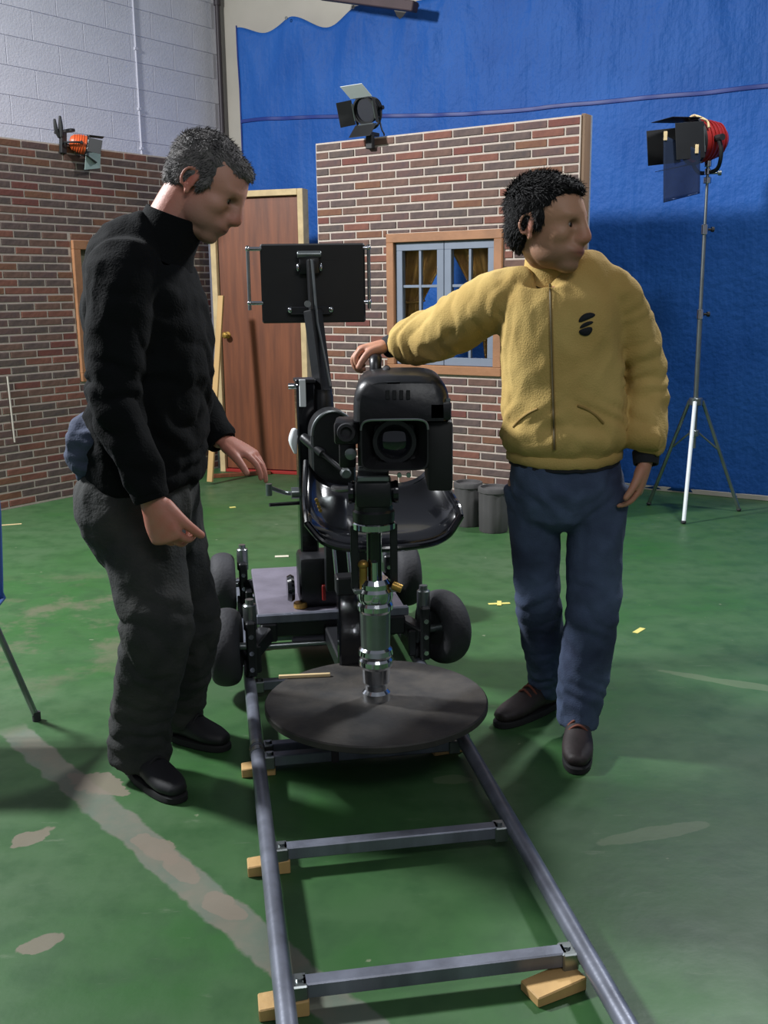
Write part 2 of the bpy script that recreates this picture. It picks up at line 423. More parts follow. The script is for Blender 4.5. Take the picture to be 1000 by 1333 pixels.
# dark pipe in the corner, control-joint conduit on the block wall
mb = MB(); pp = cor + U*.05 + NB*.06 + NL*.03
mb.cyl((pp.x, pp.y, 0), (pp.x, pp.y, 4.75), .022)
for z in (1.2, 2.6, 3.8): mb.cyl((pp.x, pp.y, z-.03), (pp.x, pp.y, z+.03), .03)
tag(mb.build('corner_pipe', M['pipe']), 'thin dark vertical pipe running up the corner between white block wall and tarp', 'pipe')
pp = hit(180, 120, lw0 + NL*.012, NL)
mb = MB(); mb.cyl((pp.x, pp.y, 0), (pp.x, pp.y, 4.7), .007, n=8)
for z in (2.55, 2.85, 3.3): mb.box((pp.x, pp.y, z), (.03, .02, .02), Matrix.Rotation(ang_l, 3, 'Z'), .002)
tag(mb.build('wall_conduit', M['mortarw']), 'thin painted vertical conduit on the white block wall', 'conduit')
# roof beam at the top of the back wall
b0 = hit(430, -10, T0 + NB*.25, NB); b1 = hit(541, 9, T0 + NB*.25, NB)
mb = MB(); mb.beam(b0 - U*.1, b1 + U*.0, .08, .07, .006)
tag(mb.build('trim_1', M['beam']), kind='structure')

# ------------------------------------------------------------------ blue tarpaulin
def interp(x, T):
    for (a, fa), (b, fb) in zip(T, T[1:]):
        if x <= b:
            t = max(0., (x-a)/(b-a)); t = t*t*(3-2*t); return fa + (fb-fa)*t
    return T[-1][1]
def tarp():
    root = thing('blue_tarpaulin', 'large blue tarpaulin hung as a curtain over the whole back wall', 'tarpaulin', tuple(T0), atan2(U.y, U.x))
    iv = INV[root.name]
    X = lambda px, py: (iv @ hit(px, py, T0, NB))
    pts = [(312, 37), (347, 43), (383, 23), (428, 36), (470, 9), (512, 11), (522, 26), (545, 3), (590, -12), (650, -8), (720, -40), (800, -35), (900, -60), (1000, -50), (1100, -70)]
    top = [(X(a, b).x, X(a, b).z) for a, b in pts]
    x0, x1 = top[0][0], 2.6
    peaks = [X(a, b).x for a, b in ((383, 23), (470, 9), (545, 3), (590, -12), (720, -40), (900, -60))] + [x0+.02]
    nx, nz = 240, 90
    vs, fs = [], []
    for i in range(nx+1):
        x = x0 + (x1-x0)*i/nx
        zt = interp(x, top)
        for j in range(nz+1):
            t = j/nz; z = .012 + (zt-.012)*t
            d = .012 + .011*noise.noise(V(x*3.1, z*.5, 1)) + .008*noise.noise(V(x*7, z*1.2, 4)) + .005*noise.noise(V(x*2, z*4, 9))
            for k, pk in enumerate(peaks):          # folds fanning down from each fixing point
                dn = zt_pk = None
                dz = max(0., interp(pk, top) - z)
                for sgn in (-1, 1):
                    dd = (x - pk - sgn*(.05+.28*dz))/(.04+.10*dz)
                    d += .028*math.exp(-dd*dd)*math.exp(-dz*1.3)*min(1, dz*6+.2)
                dd = (x-pk)/(.05+.08*dz); d += .02*math.exp(-dd*dd)*math.exp(-dz*.8)
            d += .03*max(0, 1-z/.25)*(.5+.5*noise.noise(V(x*4, 0, 3)))
            vs.append((x, -max(d, .003)-.006, z))
    for i in range(nx):
        for j in range(nz):
            a = i*(nz+1)+j; fs.append((a, a+nz+1, a+nz+2, a+1))
    mb = MB().add(vs, fs); sh = mb.build('sheet', M['tarp'], root, local=True, sharp=80)
    md = sh.modifiers.new('thick', 'SOLIDIFY'); md.thickness = .002
    # heat-sealed seam across the sheet
    sv, sf = [], []
    ya = X(305, 160).z; yb = X(1000, 113).z; yc = X(700, 142).z; xa = X(305, 160).x; xb = X(1000, 113).x; xc = X(700, 142).x
    for i in range(nx+1):
        x = x0 + (x1-x0)*i/nx
        zz = interp(x, [(xa, ya), (xc, yc), (xb, yb), (x1+.1, yb)]) + .006*noise.noise(V(x*3, 0, 0))
        zt = interp(x, top); jf = (zz-.012)/(zt-.012)*nz; j = int(jf)
        y = vs[i*(nz+1)+j][1]*(1-jf+j) + vs[i*(nz+1)+j+1][1]*(jf-j)
        for dy, dzz in ((0, -.016), (-.009, -.012), (-.011, 0), (-.009, .012), (0, .016)): sv.append((x, y+dy, zz+dzz))
    for i in range(nx):
        for j in range(4):
            a = i*5+j; sf.append((a, a+5, a+6, a+1))
    MB().add(sv, sf).build('seam', M['tarpseam'], root, local=True)
    # hemmed left edge
    hv = [(x0, vs[j][1]-.002, vs[j][2]) for j in range(nz+1)]
    MB().tube(hv[::6]+[hv[-1]], .006, n=6, sub=2).build('hem', M['tarpseam'], root, local=True)
    for a, b in ((383, 27), (470, 13), (545, 8)):
        q = X(a, b); MB().lathe((q.x, -.10, q.z), (0, -1, 0), [(0, .006), (0, .013), (.004, .013), (.004, .006)], n=12, cap=False).build('eyelet', M['dullsteel'], root, local=True)
tarp()

# ------------------------------------------------------------------ brick-faced studio flats
BL, BH = .21, .0518
def brick_flat(name, label, p0, p1, h, holes, keep=300, seed=1, pref=None):
    d = (p1-p0); Ln = d.length; d.normalize()
    root = thing(name, label, 'studio flat', tuple(p0), atan2(d.y, d.x))
    r = random.Random(seed)
    # backing panel, in strips around the opening
    mb = MB(); x0, x1, z0, z1 = holes
    for (a, b, c, e) in ((0, x0, 0, h), (x1, Ln, 0, h), (x0, x1, 0, z0), (x0, x1, z1, h)):
        if b-a > .01 and e-c > .01: mb.box(((a+b)/2, .006, (c+e)/2), (b-a, .012, e-c))
    mb.build('panel', M['mortar'], root, local=True, flat=True)
    for nm, c, s_ in (('stile', (.022, .06, h/2), (.044, .095, h)), ('stile', (Ln-.022, .06, h/2), (.044, .095, h)), ('rail', (Ln/2, .06, h-.022), (Ln-.09, .095, .044)),
                      ('rail', (Ln/2, .06, .022), (Ln-.09, .095, .044)), ('rail', (Ln/2, .06, h*.78), (Ln-.09, .095, .044))):
        MB().box(c, s_, b=.002).build(nm, M['pine'], root, local=True)
    cells = []
    rows = int(h/BH)
    for k in range(rows):
        z = h - .004 - (k+.5)*BH
        x = -BL/2 if k % 2 else 0.
        x += r.uniform(-.006, .006)
        while x < Ln:
            a, b = max(x, 0), min(x+BL, Ln)
            if z > z0-BH*.5 and z < z1+BH*.5:
                segs = [(a, min(b, x0-.002), z, BH), (max(a, x1+.002), b, z, BH)]
                ov0, ov1 = max(a, x0-.002), min(b, x1+.002)
                lo, hi = z-BH/2, z+BH/2
                if lo < z0: segs.append((ov0, ov1, (lo+z0)/2, round((z0-lo)*500)/500))
                if hi > z1: segs.append((ov0, ov1, (hi+z1)/2, round((hi-z1)*500)/500))
            else: segs = [(a, b, z, BH)]
            for (s0, s1, zz_, hh_) in segs:
                if s1-s0 > .03 and hh_ > .019: cells.append((s0, s1, zz_, hh_))
            x += BL
    key = pref or (lambda c: 0)
    cells.sort(key=key)
    g = MB()
    for i, (a, b, z, hb_) in enumerate(cells):
        wd = round((b-a-.012)/.006)*.006; mi = r.choices(range(7), (5, 3, 4, 1.6, 3, 4, 1.4))[0]
        dy = r.choice((.005, .006, .007))
        if i < keep:
            o = link('brick', slip_mesh(('br', wd, dy, mi, hb_), wd, dy, hb_-.0125, .002, BR[mi]), root)
            o.location = ((a+b)/2, 0, z)
        else:
            me = slip_mesh(('br', wd, dy, mi, hb_), wd, dy, hb_-.0125, .002, BR[mi])
            g.add([(v.co.x+(a+b)/2, v.co.y, v.co.z+z) for v in me.vertices], [tuple(p.vertices) for p in me.polygons], mi)
    if g.v: tag(g.build('brickwork', BR, root, local=True, flat=True), kind='stuff')
    return root, Ln, d

# centre flat: right end near px 756, left end px 411
cL = at(411, 185, 7.20); cR = at(756, 152, 6.16)
hC = (cL.z + cR.z)/2
cL.z = cR.z = 0
dC = (cR-cL).normalized(); nC = V(dC.y, -dC.x, 0)
def onC(px, py):
    q = hit(px, py, cL, nC) - cL; return q.dot(dC), q.z
wx0 = (onC(504, 400)[0]+onC(507, 303)[0])/2; wx1 = onC(656, 302)[0]; wz1 = (onC(507, 304)[1]+onC(655, 299)[1])/2; wz0 = (onC(600, 488)[1]+onC(520, 485)[1])/2
cam_l = lambda p0, d: (lambda c: ((p0 + d*((c[0]+c[1])/2) + V(0, 0, c[2])) - C0).length)
pc = cam_l(cL, dC)
def prefC(c):
    q = cL + dC*((c[0]+c[1])/2); z = c[2]
    hid = (z < .9 and (c[0] < .95)) or (z < 1.35 and c[0] > .95 and z > .3)   # behind the dolly or the man
    return pc(c) + (50 if hid else 0)
flatC, LC, _ = brick_flat('brick_flat', 'brick-faced studio flat with a double casement window, behind the man in yellow', cL, cR, hC, (wx0, wx1, wz0, wz1), seed=3, pref=prefC)
# right-hand edge post of the centre flat (timber with a paler outer edge)
MB().box((LC+.012, .055, hC/2+.004), (.024, .085, hC+.008), b=.002).build('edge_post', M['edgewood'], flatC, local=True)
MB().box((LC+.012, .107, hC/2+.004), (.026, .018, hC+.008), b=.002).build('edge_strip', M['casement'], flatC, local=True)
# window
fw = .055
def frame(mb, x0, x1, z0, z1, wd, y, dp, b=.003):
    mb.box(((x0+x1)/2, y, z1-wd/2), (x1-x0, dp, wd), b=b); mb.box(((x0+x1)/2, y, z0+wd/2), (x1-x0, dp, wd), b=b)
    mb.box((x0+wd/2, y, (z0+z1)/2), (wd, dp, z1-z0-2*wd), b=b); mb.box((x1-wd/2, y, (z0+z1)/2), (wd, dp, z1-z0-2*wd), b=b)
mb = MB(); frame(mb, wx0, wx1, wz0, wz1, fw, .015, .08); mb.build('window_frame', M['pineframe'], flatC, local=True)
ix0, ix1, iz0, iz1 = wx0+fw+.002, wx1-fw-.002, wz0+fw+.002, wz1-fw-.002
mx = (ix0+ix1)/2
for (a, b, sg) in ((ix0, mx-.002, 1), (mx+.002, ix1, -1)):
    sw = .050; mb = MB(); frame(mb, a, b, iz0, iz1, sw, .022, .04, .002)
    cs = mb.build('casement', M['casement'], flatC, local=True)
    pa, pb, pz0, pz1 = a+sw, b-sw, iz0+sw, iz1-sw; ph = (pz1-pz0)/3; pw = (pb-pa)/2
    INV[cs.name] = INV[flatC.name]
    MB().box(((pa+pb)/2, .022, (pz0+pz1)/2), (.018, .024, pz1-pz0), b=.002).build('glazing_bar', M['casement'], cs, local=True)
    for k in (1, 2): MB().box(((pa+pb)/2, .022, pz0+k*ph), (pb-pa, .020, .018), b=.002).build('glazing_bar', M['casement'], cs, local=True)
    for k in range(3):
        for l in range(2):
            MB().box((pa+pw*(l+.5), .024, pz0+ph*(k+.5)), (pw-.016, .003, ph-.016)).build('pane', M['glass'], cs, local=True)
    MB().lathe((mx-sg*.028, .002, iz0+(iz1-iz0)*.45), (0, -1, 0), [(0, .006), (.012, .006), (.014, .012), (.024, .011), (.028, .004)], n=12).build('knob', M['pipe'], cs, local=True)
# gold curtains tied back behind the glass, hung on a rod
def drape(x_in, x_out, zt, zb, ztie, frac, name):
    n, mz = 44, 30; vs, fs = [], []
    for j in range(mz+1):
        t = j/mz; z = zt + (zb-zt)*t
        tt = (zt-z)/(zt-ztie)
        k = 1-(1-frac)*min(1, tt)**1.1 if tt <= 1 else frac*(1-.25*(tt-1))
        for i in range(n+1):
            s = i/n; x = x_out + (x_in-x_out)*s*k
            vs.append((x, .085+.016*sin(s*24)*(.4+.6*k) + .008*noise.noise(V(s*4, z*2, 0)), z))
    for j in range(mz):
        for i in range(n):
            a = j*(n+1)+i; fs.append((a, a+1, a+n+2, a+n+1))
    o = MB().add(vs, fs).build(name, M['curtain'], flatC, local=True, sharp=80)
    md = o.modifiers.new('t', 'SOLIDIFY'); md.thickness = .002
    MB().tube([(x_out-.0, .07, ztie), (x_out+(x_in-x_out)*frac*.5, .060, ztie-.01), (x_out+(x_in-x_out)*frac, .085, ztie), (x_out+(x_in-x_out)*frac*.5, .112, ztie-.01)], .007, n=8).build('tie_band', M['curtain'], o, local=True)
zt = iz1-.005
drape(mx+.01, wx0+.02, zt, wz0+.03, (wz0+wz1)/2+.02, .50, 'curtain')
drape(mx-.01, wx1-.02, zt, wz0+.03, (wz0+wz1)/2+.02, .46, 'curtain')
MB().cyl((wx0-.05, .085, zt+.012), (wx1+.05, .085, zt+.012), .008).build('curtain_rod', M['pipe'], flatC, local=True)

# left flat: from beyond the frame's left edge to the door
a0 = gr(0, 665); lf0 = a0 - LD*.45; lf1 = a0 + LD*2.02
hL = at(100, 184, (a0+LD*.55).y).z
nLf = NL
def onL(px, py):
    q = hit(px, py, lf0, nLf) - lf0; return q.dot(LD), q.z
lx0 = onL(92, 320)[0]; lz1 = onL(100, 313)[1]; lz0 = onL(104, 497)[1]
pl = cam_l(lf0, LD)
def prefL(c):
    hid = (c[0] < .40) or (c[0] > lx0+.05 and c[2] < lz1-.1) or c[0] > lx0 + .9
    return pl(c) + (50 if hid else 0)
flatL, LL, _ = brick_flat('brick_flat', 'brick-faced studio flat with a pine-framed opening, standing at the left behind the man in black', lf0, lf1, hL, (lx0, lx0+.85, lz0, lz1), seed=5, pref=prefL)
mb = MB(); frame(mb, lx0, lx0+.85, lz0, lz1, .06, .012, .08); mb.build('opening_frame', M['pineframe'], flatL, local=True)
MB().box((lx0+.425, .062, (lz0+lz1)/2), (.85-.004, .012, lz1-lz0-.004)).build('opening_board', mat('greenish_board', (104, 104, 88), .8, var=.15), flatL, local=True)
e0 = onL(8, 490); e1 = onL(14, 576)
MB().beam((e0[0], -.014, e0[1]+.0), (e0[0]+.012, -.014, e1[1]), .012, .006).build('joint_strip', M['beige'], flatL, local=True)

# ------------------------------------------------------------------ set door between the flats
dl = at(291, 610, 8.22); dl.z = 0; dr_ = at(407, 610, 7.98); dr_.z = 0
def stage_door():
    d = (dr_-dl); Ln = d.length; d.normalize()
    root = thing('set_door', 'reddish brown flush door in a pale timber frame between the two brick flats', 'door', tuple(dl), atan2(d.y, d.x))
    h = at(400, 246, 8.0).z
    MB().box((.0225, 0, h/2), (.045, .11, h), b=.003).build('jamb', M['palewood'], root, local=True)
    MB().box((Ln-.0225, 0, h/2), (.045, .11, h), b=.003).build('jamb', M['palewood'], root, local=True)
    MB().box((Ln/2, 0, h-.0225), (Ln-.092, .11, .045), b=.003).build('door_head', M['palewood'], root, local=True)
    MB().box((Ln/2, .0, .012), (Ln-.092, .10, .024), b=.003).build('threshold', M['red'], root, local=True)
    leaf = MB().box((Ln/2, .0, (h-.045+.028)/2), (Ln-.1, .044, h-.045-.032), b=.003).build('door_leaf', M['door'], root, local=True)
    kx = .045+.055; kz = at(310, 436, 8.15).z
    MB().lathe((kx, -.022, kz), (0, -1, 0), [(0, .026), (.004, .026), (.006, .010), (.03, .010), (.036, .022), (.05, .026), (.06, .018), (.063, .002)], n=16).build('knob', M['brass'], leaf, local=True)
    MB().lathe((kx, .022, kz), (0, 1, 0), [(0, .026), (.004, .026), (.006, .010), (.03, .010), (.036, .022), (.05, .026), (.06, .018), (.063, .002)], n=16).build('knob', M['brass'], leaf, local=True)
    for z in (.25, h/2, h-.3): MB().cyl((Ln-.050, -.026, z-.045), (Ln-.050, -.026, z+.045), .007, n=8).build('hinge', M['brass'], leaf, local=True)
stage_door()
# timber brace leaning against the jamb and batten lying on the floor
p = at(288, 385, 7.86); q = at(273, 618, 7.6); q.z = .02
mb = MB(); mb.beam(q, p, .045, .022, .002)
tag(mb.build('timber_brace', M['pine']), 'thin pine batten leaning on the left jamb of the brown door', 'batten')
q0 = gr(277, 622); q1 = gr(352, 617)
mb = MB(); mb.beam((q0.x, q0.y, .014), (q1.x, q1.y, .014), .05, .027, .002)
tag(mb.build('floor_batten', M['door']), 'reddish brown batten lying on the floor in front of the brown door', 'batten')

# ------------------------------------------------------------------ ribbed tubs at the foot of the centre flat
for (px, py, r, hh, lab) in ((611, 688, .082, .27, 'grey ribbed tub by the centre flat, farther from the man in yellow'),
                             (645, 696, .088, .27, 'grey ribbed tub by the centre flat, right beside the blue jeans')):
    g = gr(px, py); g = g + V(0, .10, 0)
    root = thing('ribbed_tub', lab, 'tub', (g.x, g.y, 0), 0, 'ribbed grey tubs by the centre flat')
    n = 40; R = []
    for z, k in ((0, .90), (.01, .95), (hh*.5, .985), (hh-.03, 1.0)):
        R.append([V(r*k*cos(2*pi*i/n)*(1+.035*(i % 4 < 2)), r*k*sin(2*pi*i/n)*(1+.035*(i % 4 < 2)), z) for i in range(n)])
    MB().rings(R).build('body', M['tub'], root, local=True, sharp=50)
    MB().lathe((0, 0, hh-.035), (0, 0, 1), [(0, r*1.02), (.004, r*1.08), (.028, r*1.08), (.034, r*1.04), (.034, r*.90), (.018, r*.88), (.016, .01)], n=32).build('rim', M['tub'], root, local=True)

# ------------------------------------------------------------------ studio lamps
def lamp(root, c, aim, up, r, shell, flaps, yoke_to, flapm='matt', fl=None, white=None):
    c, a = Vector(c), Vector(aim).normalized(); sd = a.cross(Vector(up)).normalized(); u = sd.cross(a)
    k = r/.085
    sh = MB().lathe(c, a, [(x*k, y*k) for x, y in ((-.115, .015), (-.11, .045), (-.085, .066), (-.05, .078), (0, .084), (.03, .085), (.03, .078), (0.0, .07), (-.05, .045), (-.06, .01))], n=28).build('lamp_shell', shell, root)
    for i in range(5):
        h = -.085+i*.02; rr = (.066, .0715, .077, .081, .0835)[i]
        MB().lathe(c+a*h*k, a, [(0, rr*k), (.002*k, (rr+.006)*k), (.006*k, (rr+.006)*k), (.008*k, rr*k)], n=24, cap=False).build('cooling_rib', shell, sh)
    MB().lathe(c+a*.03*k, a, [(0, .083*k), (0, .095*k), (.012*k, .095*k), (.012*k, .083*k)], n=28, cap=False).build('front_ring', M['matt'], root)
    MB().lathe(c+a*.018*k, a, [(0, .078*k), (.003, .078*k)], n=24).build('lamp_lens', M['lens'], root)
    for nm, (hd, wd, ln, an) in enumerate(flaps):          # hinge direction, width, length, opening angle
        n_ = {'t': u, 'b': -u, 'l': -sd, 'r': sd}[hd]; t_ = a.cross(n_)
        hp = c + a*.042*k + n_*.088*k
        dr = a*cos(an) + n_*sin(an); nn = n_*cos(an) - a*sin(an)
        X = Matrix((t_, dr, nn)).transposed()
        mm = white if (white and nm == 0) else M[flapm]
        f = MB().box(hp + dr*ln/2, (wd, ln, .003), X, .001).build('barn_door', mm, root)
        MB().cyl(hp-t_*wd*.35, hp+t_*wd*.35, .005, n=8).build('hinge', M['dullsteel'], f)
    y0 = c + a*(-.02)*k; y2 = Vector(yoke_to)
    dn = (y2-y0); dn = (dn - sd*dn.dot(sd)).normalized()
    pts = [y0+sd*.10*k, y0+sd*.105*k+dn*.06*k, y0+sd*.07*k+dn*.12*k, y0+dn*.13*k, y0-sd*.07*k+dn*.12*k, y0-sd*.105*k+dn*.06*k, y0-sd*.10*k]
    MB().tube(pts, .008*k+.001, n=8).build('yoke', M['matt'], root)
    for sg in (-1, 1): MB().cyl(y0+sd*sg*.075*k, y0+sd*sg*.125*k, .014*k, n=10).build('tilt_knob', M['matt'], root)
    MB().cyl(y0+dn*.125*k, y2, .011, n=10).build('spigot', M['matt'], root)
    return y2

# lamp on the left flat
base = lf0 + LD*onL(82, 180)[0]; zt = hL
root = thing('studio_lamp', 'small orange studio lamp with black barn doors clamped on top of the left brick flat', 'lamp', (base.x, base.y, zt))
B = lambda px, py, o=.08: hit(px, py, lf0 + NL*o, NL)
y2 = B(84, 186, .03)
lamp(root, B(107, 188), (LD*.85 + NL*.5 + V(0, 0, -.22)), (0, 0, 1), .062, M['orange'], [('t', .10, .10, .15), ('l', .09, .09, .3), ('r', .09, .09, .3), ('b', .10, .085, .4)], y2)
MB().beam(B(82, 200, .015), B(82, 172, .015), .030, .045, .004).build('clamp', M['matt'], root)
MB().box(B(84, 172, -.045)+V(0, 0, .005), (.035, .19, .02), Matrix.Rotation(ang_l, 3, 'Z'), .003).build('clamp_bridge', M['matt'], root)
MB().loft([B(80, 178, .02), B(79, 165, .02), B(78, 152, .02)], [.014, .016, .009], n=10).build('clamp_handle', M['matt'], root)
MB().loft([B(77, 178, .01), B(73, 168, .01), B(71, 156, .01)], [.012, .014, .009], n=10).build('clamp_handle', M['matt'], root)
MB().cyl(B(120, 202, .1), B(120, 202, .1)+V(0, 0, -.002), .005).build('scrim_clip', M['dullsteel'], root)
g1, g2, g3, g4 = B(112, 199, .10), B(131, 198, .10), B(130, 219, .10), B(110, 221, .10)
mb = MB(); mb.add([g1, g2, g3, g4]+[p+NL*.003 for p in (g1, g2, g3, g4)], [(0, 1, 2, 3), (7, 6, 5, 4), (0, 4, 5, 1), (1, 5, 6, 2), (2, 6, 7, 3), (3, 7, 4, 0)])
mb.build('gauze_scrim', M['scrim'], root)

# lamp on the centre flat
bx = onC(483, 178)[0]; base = cL + dC*bx
root = thing('studio_lamp', 'black studio lamp with a white top flap clamped on top of the centre brick flat', 'lamp', (base.x, base.y, hC))
Cc = lambda px, py, o=.06: hit(px, py, cL + nC*o, nC)
y2 = Cc(482, 178, .035)
lamp(root, Cc(478, 143, .04), (-.55, -.75, -.28), (0, 0, 1), .078, M['matt'], [('t', .17, .12, .8), ('b', .17, .11, .55), ('l', .15, .10, .8), ('r', .15, .10, .8)], y2, white=M['white'])
MB().beam(Cc(482, 194, .028), Cc(482, 176, .028), .034, .05, .004).build('clamp', M['matt'], root)
MB().box(Cc(482, 176, -.04)+V(0, 0, .01), (.035, .17, .022), Matrix.Rotation(atan2(dC.y, dC.x), 3, 'Z'), .003).build('clamp_bridge', M['matt'], root)
MB().tube([Cc(489, 135, 0), Cc(494, 155, -.01), Cc(497, 168, -.01), Cc(500, 174, -.02), Cc(500, 176, -.06)], .005, n=8).build('lamp_cable', M['matt'], root)

# stand with red lamp and gel
ft = gr(890, 682)
pole0 = V(ft.x+.10, ft.y+.30, 0)
def onP(px, py, D=None):  return at(px, py, D or pole0.y)
ptop = at(923, 212, pole0.y); pcol = at(906, 522, pole0.y)
pole0.x = pcol.x
root = thing('lamp_stand', 'tall silver tripod lamp stand in front of the blue tarpaulin', 'stand', (pole0.x, pole0.y, 0))
ax = V(0, 0, 1)
zc_ = pcol.z; zt = ptop.z
px_ = pole0.x; py_ = pole0.y
P3 = lambda z, x=0., y=0.: V(px_+x, py_+y, z)
MB().cyl(P3(.42), P3(zc_+.55), .016).build('lower_tube', M['dullsteel'], root)
MB().cyl(P3(zc_+.5), P3(zc_+1.05), .012).build('middle_tube', M['dullsteel'], root)
MB().cyl(P3(zc_+1.0), P3(zt), .009).build('upper_tube', M['dullsteel'], root)
for z in (zc_+.53, zc_+1.03):
    c_ = MB().cyl(P3(z-.03), P3(z+.03), .022, b=.003).build('collar', M['chrome'], root)
    MB().cyl(P3(z), P3(z, .05), .007).cyl(P3(z, .04), P3(z, .055), .016, n=10).build('lock_knob', M['matt'], c_)
MB().cyl(P3(zc_-.025), P3(zc_+.02), .042, b=.004, n=18).build('leg_hub', M['dullsteel'], root)
zl = zc_-.20
MB().cyl(P3(zl-.02), P3(zl+.02), .032, b=.004, n=18).build('brace_hub', M['dullsteel'], root)
feet = [ft + V(0, 0, .012)]
base_a = atan2(ft.y-py_, ft.x-px_); rl = (V(ft.x, ft.y, 0)-V(px_, py_, 0)).length
for k in (1, 2): feet.append(V(px_+rl*cos(base_a+k*2*pi/3), py_+rl*sin(base_a+k*2*pi/3), .012))
for f in feet:
    dd = (f-P3(.012)).normalized()
    lg = MB().tube([P3(zc_)+dd*.045, f], .012, n=10, sub=1).build('leg', M['white'] if f is feet[0] else M['dullsteel'], root)  # front leg in white: the light falling on it is put into its colour
    MB().ell(f, (.016, .016, .012)).build('rubber_foot', M['rubber'], lg)
    m_ = (P3(zc_)+dd*.045).lerp(f, .45)
    MB().tube([P3(zl)+dd*.03, m_], .006, n=8, sub=1).build('leg_brace', M['dullsteel'], lg)
for z, rr in ((zt-.10, .024), (zt-.05, .019), (zt-.005, .022)): MB().cyl(P3(z-.018), P3(z+.018), rr, b=.003, n=14).build('spigot_clamp', M['chrome'], root)
MB().cyl(P3(zt-.06), P3(zt-.06, .06, -.02), .006).cyl(P3(zt-.06, .055, -.018), P3(zt-.06, .075, -.025), .015).build('lock_knob', M['dullsteel'], root)
hc = at(912, 184, py_)
root = thing('studio_lamp', 'red-backed studio lamp with black barn doors and a hanging gel on the tall silver stand', 'lamp', tuple(P3(zt)))
lamp(root, hc, (-.90, -.30, -.10), (0, 0, 1), .118, M['redlamp'], [('t', .22, .20, .08), ('b', .22, .19, .10), ('l', .20, .20, .05), ('r', .20, .20, .25)], P3(zt+.012))
MB().tube([hc+V(-.10, -.10, .115), hc+V(-.05, -.03, .14), hc+V(.0, -.10, .10), hc+V(.01, -.12, .06)], .007, n=8).build('wire_clip', M['palewood'], root)
MB().cyl(hc+V(-.045, -.135, .05), hc+V(-.085, -.15, -.045), .009, n=8).build('door_clip', M['chrome'], root)
ga, gb, gc_, gd = at(864, 176, py_-.20), at(912, 196, py_-.16), at(911, 252, py_-.16), at(864, 264, py_-.20)
nx = 14; vs = []; fs = []
for j in range(nx+1):
    for i in range(nx+1):
        s_, t_ = i/nx, j/nx
        p = ga.lerp(gb, s_).lerp(gd.lerp(gc_, s_), t_); p = p + V(0, .006*sin(s_*9+t_*2)*t_ , 0); vs.append(p)
for j in range(nx):
    for i in range(nx): a_ = j*(nx+1)+i; fs.append((a_, a_+1, a_+nx+2, a_+nx+1))
o = MB().add(vs, fs).build('gel_sheet', M['gel'], root, sharp=80)
md = o.modifiers.new('t', 'SOLIDIFY'); md.thickness = .001
for p in (ga.lerp(gb, .05), ga.lerp(gb, .9)): MB().box(p, (.02, .012, .05), b=.002).build('gel_peg', M['palewood'], root)

# ------------------------------------------------------------------ dolly track
DY = V(-.163, .987, 0).normalized(); DX = V(DY.y, -DY.x, 0)
cx0 = V(.013, 2.36, 0)
trk = thing('dolly_track', 'straight grey steel tube dolly track with cross ties running toward the camera', 'track', (cx0.x, cx0.y, 0), atan2(-DY.x, DY.y))
RZ, RR = .062, .021; G = .313
y_near, y_joint, y_far = -.95, .575, 2.45
for sg in (-1, 1):
    for (a_, b_) in ((y_near, y_joint-.003), (y_joint+.003, y_far)):
        r_ = MB().cyl((sg*G, a_, RZ), (sg*G, b_, RZ), RR, n=20).build('rail', M['steel'], trk, local=True)
        for yy in (a_+.02, b_-.02): MB().lathe((sg*G, yy-.012, RZ), (0, 1, 0), [(0, RR), (0, RR+.0025), (.024, RR+.0025), (.024, RR)], n=20, cap=False).build('end_ring', M['dullsteel'], r_, local=True)
ties = [-.507, .012, .535, .615, 1.14, 1.66, 2.20]
for yy in ties:
    t_ = MB().box((0.0, yy, RZ-.013), (2*G-.075, .034, .034), b=.003).build('cross_tie', M['steel'], trk, local=True)
    for sg in (-1, 1):
        MB().box((sg*(G-.032), yy, RZ-.016), (.034, .046, .040), b=.003).box((sg*(G-.012), yy, RZ-.022), (.03, .034, .012), b=.002).build('tie_bracket', M['dullsteel'], trk, local=True)
        MB().cyl((sg*(G-.034), yy, RZ+.003), (sg*(G-.034), yy, RZ+.010), .008, n=8).build('bolt', M['dullsteel'], trk, local=True)
MB().box((-.085, .575, RZ-.010), (.022, .125, .044), b=.003).build('joint_clamp', M['pipe'], trk, local=True)
# wooden wedges packed under the rails
TL = lambda x, y, z=0: tuple(cx0 + DX*x + DY*y + V(0, 0, z))
WZ = 0
def wedge(x, y, ln, wd, rz, lab, hh=.036):
    p = TL(x, y)
    h1 = hh
    vs = [(-ln/2, -wd/2, 0), (ln/2, -wd/2, 0), (ln/2, wd/2, 0), (-ln/2, wd/2, 0), (-ln/2, -wd/2, h1*.75), (ln/2, -wd/2, h1), (ln/2, wd/2, h1), (-ln/2, wd/2, h1*.75)]
    bm = bmesh.new(); bv = [bm.verts.new(v) for v in vs]
    for q in ((3, 2, 1, 0), (4, 5, 6, 7), (0, 1, 5, 4), (1, 2, 6, 5), (2, 3, 7, 6), (3, 0, 4, 7)): bm.faces.new([bv[i] for i in q])
    bmesh.ops.bevel(bm, geom=bm.edges[:], offset=.0025, segments=1, affect='EDGES')
    me = bpy.data.meshes.new('wooden_wedge'); bm.to_mesh(me); bm.free(); me.materials.append(M['pine'])
    o = link('wooden_wedge', me); o.location = p; o.rotation_euler = (0, 0, rz + trk.rotation_euler.z)
    tag(o, lab, 'wedge', 'wooden wedges packed under the track')
wedge(-G, .012, .105, .05, 0, 'pine wedge under the left rail at the cross tie in the middle of the frame')
wedge(-G, -.507, .10, .055, 0, 'pine wedge under the left rail at the nearest cross tie')
wedge(-G-.0, .55, .10, .05, 0, 'pine wedge under the left rail just in front of the round board')
